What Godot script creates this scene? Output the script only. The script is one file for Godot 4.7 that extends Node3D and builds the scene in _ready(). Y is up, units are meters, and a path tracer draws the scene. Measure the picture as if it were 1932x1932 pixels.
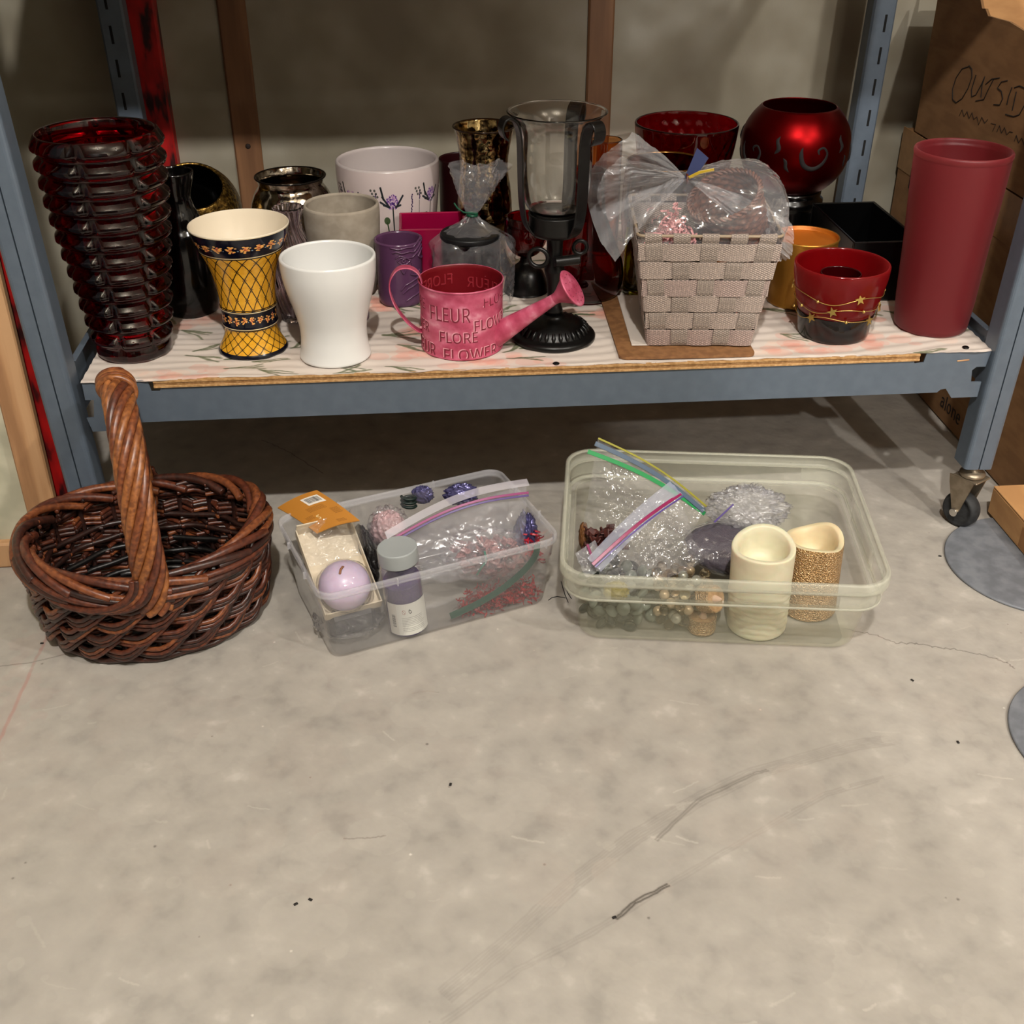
extends Node3D
# A basement shelf with vases, and a wicker basket and two plastic boxes on the concrete floor before it.
# Metres, y up. Origin: on the floor below the middle of the shelving unit's front.

const SHELF := 0.268                      # height of the papered shelf top
var M := {}                               # materials by name
var names := {}
var rng := RandomNumberGenerator.new()
var noise := FastNoiseLite.new()


func _ready() -> void:
	rng.seed = 7
	noise.seed = 11
	noise.frequency = 1.0
	camera_and_light()
	make_materials()
	room()
	shelving()
	boxes_at_right()
	shelf_things()
	strap_basket()
	wicker_basket()
	left_bin()
	right_bin()
	small_floor_things()


func camera_and_light() -> void:
	var cam := Camera3D.new()
	cam.name = "camera"
	cam.fov = 47.75
	cam.near = 0.02
	cam.far = 30.0
	cam.position = Vector3(-0.1485, 0.8581, 1.3254)
	cam.rotation = Vector3(-0.544, -0.0804, -0.0019)
	add_child(cam)
	cam.current = true
	var env := Environment.new()
	env.background_mode = Environment.BG_COLOR
	env.background_color = Color(0.0, 0.0, 0.0)
	env.tonemap_mode = Environment.TONE_MAPPER_LINEAR
	env.tonemap_exposure = 1.06
	env.sdfgi_enabled = true
	env.ssao_enabled = true
	env.ssil_enabled = true
	var we := WorldEnvironment.new()
	we.name = "world_environment"
	we.environment = env
	add_child(we)
	# bulbs out of view, placed to light the floor, shelf and right wall
	var warm := Color(1.0, 0.98, 0.955)
	lamp(Vector3(-0.12, 2.30, 1.71), 4.3, warm, "unseen ceiling bulb placed to light floor and shelf, nearest to the wicker basket")
	lamp(Vector3(1.35, 2.30, 1.70), 2.3, warm, "unseen ceiling bulb placed to light the back wall, towards the cardboard boxes")
	lamp(Vector3(0.95, 2.20, 3.45), 5.0, warm, "unseen ceiling bulb placed to light the upper right wall, farthest from the shelf")


func lamp(at: Vector3, energy: float, tint: Color, label: String) -> void:
	var t := thing("unseen_ceiling_lamp", label, "lamp", at, 0.0, "unseen bulbs under the ceiling")
	var m := StandardMaterial3D.new()
	m.albedo_color = Color(1, 1, 1)
	m.emission_enabled = true
	m.emission = tint
	m.emission_energy_multiplier = 14.0
	part("bulb", lathe(smooth([[0.0, -0.042], [0.02, -0.036], [0.033, -0.012], [0.03, 0.014], [0.016, 0.04], [0.013, 0.055]], 4), 24), m, t)
	part("socket", lathe([[0.0, 0.05], [0.02, 0.05], [0.024, 0.055], [0.03, 0.10], [0.05, 0.115], [0.055, 0.30], [0.0, 0.30]], 24), plain(Color(0.85, 0.84, 0.8), 0.5), t)
	var l := OmniLight3D.new()
	l.name = "lamp_light"
	l.light_color = tint
	l.light_energy = energy
	l.light_size = 0.03
	l.omni_range = 12.0
	l.omni_attenuation = 2.0
	l.shadow_enabled = true
	l.position = Vector3(0, -0.004, 0)
	t.add_child(l)


# ---------------------------------------------------------------- helpers: objects

func numbered(called: String) -> String:
	if not names.has(called):
		names[called] = 0
		return called
	names[called] += 1
	return "%s_%03d" % [called, names[called]]


func tag(o: Node3D, label: String, category: String, group := "") -> Node3D:
	o.set_meta("label", label)
	o.set_meta("category", category)
	if group:
		o.set_meta("group", group)
	return o


func thing(called: String, label: String, category: String, at := Vector3.ZERO, turn := 0.0, group := "") -> Node3D:
	var o := Node3D.new()
	o.name = numbered(called)
	add_child(o)
	o.position = at
	o.rotation.y = turn
	tag(o, label, category, group)
	return o


func part(called: String, mesh: Mesh, m: Material, parent: Node3D, at := Vector3.ZERO, turn := Vector3.ZERO) -> MeshInstance3D:
	var o := MeshInstance3D.new()
	o.name = called
	o.mesh = mesh
	o.material_override = null
	for s in mesh.get_surface_count():
		o.set_surface_override_material(s, m)
	o.position = at
	o.rotation = turn
	o.cast_shadow = GeometryInstance3D.SHADOW_CASTING_SETTING_ON
	parent.add_child(o, true)
	return o


func solo(called: String, mesh: Mesh, m: Material, label: String, category: String, at := Vector3.ZERO, turn := Vector3.ZERO, group := "") -> MeshInstance3D:
	var o := part("x", mesh, m, self, at, turn)
	o.name = numbered(called)
	tag(o, label, category, group)
	return o


func struct(called: String, mesh: Mesh, m: Material, at := Vector3.ZERO, turn := Vector3.ZERO) -> MeshInstance3D:
	var o := part("x", mesh, m, self, at, turn)
	o.name = numbered(called)
	o.set_meta("kind", "structure")
	return o


func dup(o: Node3D, called: String, label: String, at: Vector3, turn := Vector3.ZERO) -> Node3D:
	var c: Node3D = o.duplicate()
	c.name = numbered(called)
	add_child(c)
	c.position = at
	c.rotation = turn
	c.set_meta("label", label)
	return c


# ---------------------------------------------------------------- helpers: materials

func plain(c: Color, rough := 0.6, metal := 0.0) -> StandardMaterial3D:
	var m := StandardMaterial3D.new()
	m.albedo_color = c
	m.roughness = rough
	m.metallic = metal
	return m


func glass(c: Color, scale := 0.05) -> StandardMaterial3D:
	var m := plain(c, 0.0)
	m.albedo_color = Color(c.r, c.g, c.b, 0.0)
	m.transparency = BaseMaterial3D.TRANSPARENCY_ALPHA
	m.refraction_enabled = true
	m.refraction_scale = scale
	return m


func film(c: Color, alpha: float, rough: float) -> StandardMaterial3D:
	var m := plain(Color(c.r, c.g, c.b, alpha), rough)
	m.transparency = BaseMaterial3D.TRANSPARENCY_ALPHA
	m.cull_mode = BaseMaterial3D.CULL_DISABLED
	return m


func noise_tex(freq: float, ramp: Array, size := 512, octaves := 4, kind := FastNoiseLite.TYPE_SIMPLEX_SMOOTH, sd := 1) -> NoiseTexture2D:
	var n := FastNoiseLite.new()
	n.seed = sd
	n.noise_type = kind
	n.frequency = freq
	n.fractal_octaves = octaves
	var t := NoiseTexture2D.new()
	t.noise = n
	t.width = size
	t.height = size
	t.seamless = true
	if ramp.size():
		var g := Gradient.new()
		var offs := PackedFloat32Array()
		var cols := PackedColorArray()
		for r in ramp:
			offs.append(r[0])
			cols.append(r[1])
		g.offsets = offs
		g.colors = cols
		t.color_ramp = g
	return t


func grain(c: Color, c2: Color, rough: float, scale := Vector3.ONE, freq := 0.02, metal := 0.0, bump := 0.0, sd := 1) -> StandardMaterial3D:
	var m := plain(Color.WHITE, rough, metal)
	m.albedo_texture = noise_tex(freq, [[0.25, c], [0.75, c2]], 256, 4, FastNoiseLite.TYPE_SIMPLEX_SMOOTH, sd)
	m.uv1_triplanar = true
	m.uv1_scale = scale
	if bump > 0.0:
		m.heightmap_enabled = true
		m.heightmap_texture = noise_tex(freq, [], 256, 4, FastNoiseLite.TYPE_SIMPLEX_SMOOTH, sd + 5)
		m.heightmap_scale = bump
	return m


# ---------------------------------------------------------------- helpers: shapes

func grid(nu: int, nv: int, f: Callable, closed := false) -> ArrayMesh:
	# f(u, v) gives the point; the face normal is along d/du x d/dv
	var w := nu + 1
	var p := PackedVector3Array()
	var uv := PackedVector2Array()
	p.resize(w * (nv + 1))
	uv.resize(p.size())
	for j in nv + 1:
		for i in w:
			var u := float(i) / nu
			var v := float(j) / nv
			p[j * w + i] = f.call(u, v)
			uv[j * w + i] = Vector2(u, v)
	return grid_mesh(p, uv, nu, nv, closed)


func grid_mesh(p: PackedVector3Array, uv: PackedVector2Array, nu: int, nv: int, closed: bool) -> ArrayMesh:
	var w := nu + 1
	var n := PackedVector3Array()
	n.resize(p.size())
	for j in nv + 1:
		for i in w:
			var a := i - 1
			var b := i + 1
			if closed:
				a = (i - 1 + nu) % nu
				b = (i + 1) % nu
			else:
				a = maxi(a, 0)
				b = mini(b, nu)
			var du := p[j * w + b] - p[j * w + a]
			var dv := p[mini(j + 1, nv) * w + i] - p[maxi(j - 1, 0) * w + i]
			n[j * w + i] = du.cross(dv)
	for j in nv + 1:
		for i in w:
			var k := j * w + i
			if n[k].length() < 1e-12:
				var sum := Vector3.ZERO
				var jj := j + 1 if j < nv else j - 1
				if j > 0 and j < nv and n[jj * w + i].length() < 1e-12:
					jj = j - 1
				for ii in nu:
					sum += n[jj * w + ii].normalized()
				n[k] = sum if sum.length() > 1e-6 else Vector3.UP
	for k in n.size():
		n[k] = n[k].normalized()
	var idx := PackedInt32Array()
	for j in nv:
		for i in nu:
			var a := j * w + i
			idx.append_array([a, a + w, a + 1, a + 1, a + w, a + w + 1])
	var arr := []
	arr.resize(Mesh.ARRAY_MAX)
	arr[Mesh.ARRAY_VERTEX] = p
	arr[Mesh.ARRAY_NORMAL] = n
	arr[Mesh.ARRAY_TEX_UV] = uv
	arr[Mesh.ARRAY_INDEX] = idx
	var m := ArrayMesh.new()
	m.add_surface_from_arrays(Mesh.PRIMITIVE_TRIANGLES, arr)
	return m


func lathe(prof: Array, segs := 48, bend = null) -> ArrayMesh:
	# prof: [r, y] from the bottom up the outside; UV v follows the height
	var nv := prof.size() - 1
	var w := segs + 1
	var p := PackedVector3Array()
	var uv := PackedVector2Array()
	var y0: float = prof[0][1]
	var y1: float = y0
	for q in prof:
		y0 = minf(y0, q[1])
		y1 = maxf(y1, q[1])
	for j in nv + 1:
		for i in w:
			var a := TAU * i / segs
			var r: float = prof[j][0]
			var y: float = prof[j][1]
			var q := Vector3(r * cos(a), y, -r * sin(a))
			if bend != null:
				q = bend.call(q, a, j)
			p.append(q)
			uv.append(Vector2(float(i) / segs, 1.0 - (y - y0) / maxf(y1 - y0, 1e-6)))
	return grid_mesh(p, uv, segs, nv, true)


func smooth(pts: Array, n := 4) -> Array:
	# Catmull-Rom through [r, y] points
	var out := []
	for i in pts.size() - 1:
		var a := Vector2(pts[maxi(i - 1, 0)][0], pts[maxi(i - 1, 0)][1])
		var b := Vector2(pts[i][0], pts[i][1])
		var c := Vector2(pts[i + 1][0], pts[i + 1][1])
		var d := Vector2(pts[mini(i + 2, pts.size() - 1)][0], pts[mini(i + 2, pts.size() - 1)][1])
		for k in n:
			var q := b.cubic_interpolate(c, a, d, float(k) / n)
			out.append([maxf(q.x, 0.0), q.y])
	out.append(pts[pts.size() - 1])
	return out


func vessel(outer: Array, thick := 0.003, floor_t := 0.005, edge := 0.0012) -> Array:
	# a closed cup profile: foot, outside, rounded rim, inside, floor
	var out := [[0.0, outer[0][1]], [outer[0][0] - edge * 2.0, outer[0][1]], [outer[0][0] - edge * 0.6, outer[0][1] + edge * 0.3]]
	for q in outer:
		if q[1] > outer[0][1] + edge:
			out.append(q)
	var top: Array = outer[outer.size() - 1]
	out.append([top[0] - thick * 0.2, top[1] + thick * 0.38])
	out.append([top[0] - thick * 0.5, top[1] + thick * 0.5])
	out.append([top[0] - thick * 0.8, top[1] + thick * 0.38])
	for i in range(outer.size() - 1, -1, -1):
		if outer[i][1] > outer[0][1] + floor_t + 0.003:
			out.append([maxf(outer[i][0] - thick, 0.001), outer[i][1]])
	var last: Array = out[out.size() - 1]
	out.append([maxf(last[0] - 0.002, 0.001), outer[0][1] + floor_t + 0.001])
	out.append([maxf(last[0] - 0.006, 0.0005), outer[0][1] + floor_t])
	out.append([0.0, outer[0][1] + floor_t])
	return out


func tube(path: Array, r, segs := 8, closed := false) -> ArrayMesh:
	# r: a number, or one per point
	var n := path.size()
	var p := PackedVector3Array()
	var uv := PackedVector2Array()
	var up := Vector3.UP
	var count := n + (1 if closed else 0)
	var rings := []
	for k in count:
		var i := k % n
		var a: Vector3 = path[(i - 1 + n) % n] if closed or i > 0 else path[i]
		var b: Vector3 = path[(i + 1) % n] if closed or i < n - 1 else path[i]
		var d := (b - a).normalized()
		if k == 0 and absf(d.dot(up)) > 0.9:
			up = Vector3.RIGHT
		var s := d.cross(up).normalized()
		up = s.cross(d).normalized()
		rings.append([path[i], s, up, (r[i] if r is Array else r), d])
	if not closed:
		var f: Array = rings[0]
		var l: Array = rings[rings.size() - 1]
		rings.push_front([f[0] - f[4] * f[3] * 0.25, f[1], f[2], f[3] * 0.72, f[4]])
		rings.push_front([f[0] - f[4] * f[3] * 0.3, f[1], f[2], 0.0, f[4]])
		rings.push_back([l[0] + l[4] * l[3] * 0.25, l[1], l[2], l[3] * 0.72, l[4]])
		rings.push_back([l[0] + l[4] * l[3] * 0.3, l[1], l[2], 0.0, l[4]])
	for j in rings.size():
		var q: Array = rings[j]
		for i in segs + 1:
			var a := TAU * i / segs
			p.append(q[0] + (q[1] * cos(a) - q[2] * sin(a)) * q[3])
			uv.append(Vector2(float(i) / segs, float(j) / (rings.size() - 1)))
	# turned so that du x dv points outwards
	return grid_mesh(p, uv, segs, rings.size() - 1, true)


func band(path: Array, normals: Array, width: float, thick: float) -> ArrayMesh:
	# a flat strip with thickness; the width lies across both path and normal
	var p := PackedVector3Array()
	var uv := PackedVector2Array()
	var n := path.size()
	for j in n:
		var d: Vector3 = (path[mini(j + 1, n - 1)] - path[maxi(j - 1, 0)]).normalized()
		var nn: Vector3 = normals[j]
		var s := d.cross(nn).normalized()
		var e := thick * 0.5
		var h := width * 0.5
		var k := minf(e, h) * 0.6
		var ring := [[-h, e - k], [-h + k, e], [h - k, e], [h, e - k], [h, -e + k], [h - k, -e], [-h + k, -e], [-h, -e + k], [-h, e - k]]
		for i in 9:
			p.append(path[j] + s * ring[i][0] + nn * ring[i][1])
			uv.append(Vector2(i / 8.0, float(j) / (n - 1)))
	var st := SurfaceTool.new()
	st.begin(Mesh.PRIMITIVE_TRIANGLES)
	st.set_smooth_group(-1)
	for k in p.size():
		st.set_uv(uv[k])
		st.add_vertex(p[k])
	for j in n - 1:
		for i in 8:
			var a := j * 9 + i
			for q in [a, a + 9, a + 1, a + 1, a + 9, a + 10]:
				st.add_index(q)
	for i in range(1, 7):
		for q in [0, i + 1, i]:
			st.add_index(q)
		for q in [0, i, i + 1]:
			st.add_index((n - 1) * 9 + q)
	st.deindex()
	st.generate_normals()
	return st.commit()


func bbox(size: Vector3, c := 0.002) -> ArrayMesh:
	# a box with chamfered edges, centred
	var h := size * 0.5
	c = minf(c, minf(h.x, minf(h.y, h.z)) * 0.9)
	var st := SurfaceTool.new()
	st.begin(Mesh.PRIMITIVE_TRIANGLES)
	st.set_smooth_group(-1)
	var hull := []
	for s in 8:
		var sg := Vector3(1 if s & 1 else -1, 1 if s & 2 else -1, 1 if s & 4 else -1)
		for ax in 3:
			var q := sg * (h - Vector3(c, c, c))
			q[ax] = sg[ax] * h[ax]
			hull.append(q)
	# faces
	for ax in 3:
		var b := (ax + 1) % 3
		var d := (ax + 2) % 3
		for sgn in [-1, 1]:
			var q := []
			for k in [[-1, -1], [1, -1], [1, 1], [-1, 1]]:
				var v := Vector3.ZERO
				v[ax] = sgn * h[ax]
				v[b] = k[0] * (h[b] - c)
				v[d] = k[1] * (h[d] - c)
				q.append(v)
			facet(st, q, v_axis(ax) * sgn)
		for s1 in [-1, 1]:
			for s2 in [-1, 1]:
				var q := []
				for k in [-1, 1]:
					var v := Vector3.ZERO
					v[ax] = k * (h[ax] - c)
					v[b] = s1 * h[b]
					v[d] = s2 * (h[d] - c)
					q.append(v)
				for k in [1, -1]:
					var v := Vector3.ZERO
					v[ax] = k * (h[ax] - c)
					v[b] = s1 * (h[b] - c)
					v[d] = s2 * h[d]
					q.append(v)
				facet(st, q, v_axis(b) * s1 + v_axis(d) * s2)
	for s in 8:
		var sg := Vector3(1 if s & 1 else -1, 1 if s & 2 else -1, 1 if s & 4 else -1)
		facet(st, [hull[s * 3], hull[s * 3 + 1], hull[s * 3 + 2]], sg)
	st.generate_normals()
	return st.commit()


func v_axis(i: int) -> Vector3:
	var v := Vector3.ZERO
	v[i] = 1.0
	return v


func facet(st: SurfaceTool, q: Array, out: Vector3) -> void:
	var n: Vector3 = (q[1] - q[0]).cross(q[2] - q[0])
	if n.dot(out) > 0.0:
		q = q.duplicate()
		q.reverse()
	for k in range(1, q.size() - 1):
		for v in [q[0], q[k], q[k + 1]]:
			st.set_uv(Vector2(v.x, v.y))
			st.add_vertex(v)


func plate(outline: PackedVector2Array, thick: float) -> ArrayMesh:
	# a flat shape in x and y, its front at z = 0, its back at z = -thick
	var st := SurfaceTool.new()
	st.begin(Mesh.PRIMITIVE_TRIANGLES)
	st.set_smooth_group(-1)
	var tri := Geometry2D.triangulate_polygon(outline)
	for k in tri.size() / 3:
		var q := []
		var r := []
		for i in 3:
			var v := outline[tri[k * 3 + i]]
			q.append(Vector3(v.x, v.y, 0))
			r.append(Vector3(v.x, v.y, -thick))
		facet(st, q, Vector3.BACK)
		facet(st, r, Vector3.FORWARD)
	var ccw := not Geometry2D.is_polygon_clockwise(outline)
	for i in outline.size():
		var a := outline[i]
		var b := outline[(i + 1) % outline.size()]
		var d := b - a
		var out := Vector3(d.y, -d.x, 0) * (1.0 if ccw else -1.0)
		facet(st, [Vector3(a.x, a.y, 0), Vector3(b.x, b.y, 0), Vector3(b.x, b.y, -thick), Vector3(a.x, a.y, -thick)], out)
	st.generate_normals()
	return st.commit()


func join(list: Array) -> ArrayMesh:
	# [[mesh, Transform3D], ...] as one mesh
	var st := SurfaceTool.new()
	st.begin(Mesh.PRIMITIVE_TRIANGLES)
	for q in list:
		st.append_from(q[0], 0, q[1])
	return st.commit()


func ball(r: float, segs := 20, rings := 12) -> ArrayMesh:
	var prof := []
	for k in rings + 1:
		var a := PI * k / rings - PI / 2
		prof.append([r * cos(a) if k > 0 and k < rings else 0.0, r * sin(a)])
	return lathe(prof, segs)


func at(x: float, y: float, z: float) -> Transform3D:
	return Transform3D(Basis(), Vector3(x, y, z))


func rounded_rect(hx: float, hy: float, r: float, n := 6) -> PackedVector2Array:
	var out := PackedVector2Array()
	for q in [[1, 1, 0.0], [-1, 1, 90.0], [-1, -1, 180.0], [1, -1, 270.0]]:
		for k in n + 1:
			var a := deg_to_rad(q[2] + 90.0 * k / n)
			out.append(Vector2(q[0] * (hx - r) + r * cos(a), q[1] * (hy - r) + r * sin(a)))
	return out


func loft(rings: Array) -> ArrayMesh:
	# rings: arrays of the same number of Vector3 each, closed; order: outside is d/du x d/dv
	var p := PackedVector3Array()
	var uv := PackedVector2Array()
	var nu: int = rings[0].size()
	for j in rings.size():
		for i in nu + 1:
			p.append(rings[j][i % nu])
			uv.append(Vector2(float(i) / nu, float(j) / (rings.size() - 1)))
	return grid_mesh(p, uv, nu, rings.size() - 1, true)


func text_on_cylinder(txt: String, size: float, r: float, angle: float, y: float, deep: float, lean := 0.0, squeeze := 1.0) -> ArrayMesh:
	# raised letters bent round a vertical cylinder; angle 0 faces +z, letters read from outside
	var tm := TextMesh.new()
	var font := SystemFont.new()
	font.font_names = PackedStringArray(["Droid Sans"])
	tm.font = font
	tm.text = txt
	tm.font_size = 32
	tm.pixel_size = size / 32.0
	tm.depth = deep
	tm.curve_step = 2.0
	var a := tm.get_mesh_arrays()
	var v: PackedVector3Array = a[Mesh.ARRAY_VERTEX]
	var n: PackedVector3Array = a[Mesh.ARRAY_NORMAL]
	for i in v.size():
		var x := v[i].x * squeeze
		var rr := r + v[i].z
		var th := angle + x / r
		var yy := y + v[i].y + x * lean
		v[i] = Vector3(rr * sin(th), yy, rr * cos(th))
		n[i] = n[i].rotated(Vector3.UP, th)
	a[Mesh.ARRAY_VERTEX] = v
	a[Mesh.ARRAY_NORMAL] = n
	var m := ArrayMesh.new()
	m.add_surface_from_arrays(Mesh.PRIMITIVE_TRIANGLES, a)
	return m


# ---------------------------------------------------------------- helpers: pictures

func picture(w: int, h: int, c: Color) -> Image:
	var im := Image.create(w, h, false, Image.FORMAT_RGBA8)
	im.fill(c)
	return im


func dot(im: Image, x: float, y: float, r: float, c: Color) -> void:
	for j in range(maxi(int(y - r), 0), mini(int(y + r) + 2, im.get_height())):
		for i in range(maxi(int(x - r), 0), mini(int(x + r) + 2, im.get_width())):
			var d := Vector2(i + 0.5 - x, j + 0.5 - y).length()
			if d < r + 0.5:
				var o := im.get_pixel(i, j)
				var s := clampf(r + 0.5 - d, 0.0, 1.0) * c.a
				var k := o.lerp(Color(c.r, c.g, c.b, 1.0), s)
				k.a = maxf(o.a, s)
				if o.a < 0.01:
					k = Color(c.r, c.g, c.b, s)
				im.set_pixel(i, j, k)


func stroke(im: Image, pts: Array, width: float, c: Color) -> void:
	for k in pts.size() - 1:
		var a := Vector2(pts[k][0], pts[k][1])
		var b := Vector2(pts[k + 1][0], pts[k + 1][1])
		var n := maxi(int(a.distance_to(b) / maxf(width * 0.35, 0.5)), 1)
		for i in n + 1:
			var q := a.lerp(b, float(i) / n)
			dot(im, q.x, q.y, width * 0.5, c)


func tex(im: Image) -> ImageTexture:
	return ImageTexture.create_from_image(im)


# ---------------------------------------------------------------- materials

func make_materials() -> void:
	var stop := func(a: float, c: Color) -> Array: return [a, c]
	M.black = plain(Color(0.03, 0.03, 0.032), 0.45)
	M.gap = plain(Color(0.012, 0.012, 0.014), 0.9)
	M.steel = grain(Color(0.345, 0.39, 0.44), Color(0.365, 0.41, 0.46), 0.42, Vector3(6, 6, 6), 0.02, 0.0, 0.01, 3)
	M.steel.metallic = 0.15
	M.zinc = grain(Color(0.50, 0.45, 0.38), Color(0.58, 0.53, 0.46), 0.38, Vector3(8, 8, 8), 0.02, 0.7, 0.0, 4)
	M.rubber = grain(Color(0.10, 0.105, 0.11), Color(0.17, 0.175, 0.18), 0.7, Vector3(14, 14, 14), 0.03, 0.0, 0.01, 5)
	M.wood = plain(Color.WHITE, 0.65)
	M.wood.albedo_texture = noise_tex(0.012, [stop.call(0.2, Color(0.60, 0.44, 0.30)), stop.call(0.5, Color(0.70, 0.53, 0.37)), stop.call(0.8, Color(0.75, 0.59, 0.43))], 256, 5, FastNoiseLite.TYPE_SIMPLEX_SMOOTH, 21)
	M.wood.uv1_triplanar = true
	M.wood.uv1_scale = Vector3(9, 0.7, 9)
	M.wood_dim = plain(Color.WHITE, 0.55)
	M.wood_dim.albedo_texture = noise_tex(0.012, [stop.call(0.2, Color(0.42, 0.29, 0.19)), stop.call(0.8, Color(0.52, 0.37, 0.25))], 256, 5, FastNoiseLite.TYPE_SIMPLEX_SMOOTH, 22)
	M.wood_dim.uv1_triplanar = true
	M.wood_dim.uv1_scale = Vector3(9, 0.7, 9)
	M.red_wood = plain(Color.WHITE, 0.5)
	M.red_wood.albedo_texture = noise_tex(0.02, [stop.call(0.25, Color(0.16, 0.03, 0.03)), stop.call(0.45, Color(0.55, 0.05, 0.05)), stop.call(0.75, Color(0.68, 0.07, 0.06))], 256, 4, FastNoiseLite.TYPE_SIMPLEX_SMOOTH, 23)
	M.red_wood.uv1_triplanar = true
	M.red_wood.uv1_scale = Vector3(6, 2.0, 6)
	M.sheet = plain(Color.WHITE, 0.38)
	M.sheet.albedo_texture = noise_tex(0.006, [stop.call(0.2, Color(0.52, 0.49, 0.425)), stop.call(0.5, Color(0.56, 0.535, 0.47)), stop.call(0.8, Color(0.61, 0.59, 0.53))], 512, 4, FastNoiseLite.TYPE_SIMPLEX_SMOOTH, 25)
	M.sheet.uv1_triplanar = true
	M.sheet.uv1_scale = Vector3(1.3, 1.3, 1.3)
	M.sheet.heightmap_enabled = true
	M.sheet.heightmap_texture = noise_tex(0.005, [], 512, 3, FastNoiseLite.TYPE_SIMPLEX_SMOOTH, 26)
	M.sheet.heightmap_scale = 1.2
	M.fleece = plain(Color.WHITE, 0.5)
	M.fleece.albedo_texture = noise_tex(0.015, [stop.call(0.2, Color(0.70, 0.69, 0.60)), stop.call(0.8, Color(0.82, 0.80, 0.71))], 256, 4, FastNoiseLite.TYPE_SIMPLEX_SMOOTH, 27)
	M.fleece.uv1_triplanar = true
	M.fleece.uv1_scale = Vector3(3, 3, 3)
	M.room_wall = plain(Color(0.56, 0.54, 0.50), 0.8)
	M.unseen_blocker = grain(Color(0.13, 0.10, 0.085), Color(0.17, 0.135, 0.11), 0.6, Vector3(6, 0.8, 6), 0.02, 0.0, 0.0, 13)
	M.ceiling = grain(Color(0.50, 0.47, 0.42), Color(0.58, 0.55, 0.49), 0.8, Vector3(1, 1, 1), 0.02, 0.0, 0.0, 6)
	M.card = grain(Color(0.50, 0.36, 0.22), Color(0.56, 0.41, 0.26), 0.75, Vector3(4, 12, 4), 0.01, 0.0, 0.005, 7)
	M.card_light = grain(Color(0.70, 0.52, 0.33), Color(0.76, 0.58, 0.38), 0.75, Vector3(4, 12, 4), 0.01, 0.0, 0.005, 8)
	M.ink = plain(Color(0.09, 0.06, 0.045), 0.7)
	M.bin_grey = plain(Color(0.42, 0.44, 0.47), 0.45)


# ---------------------------------------------------------------- the room

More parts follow.
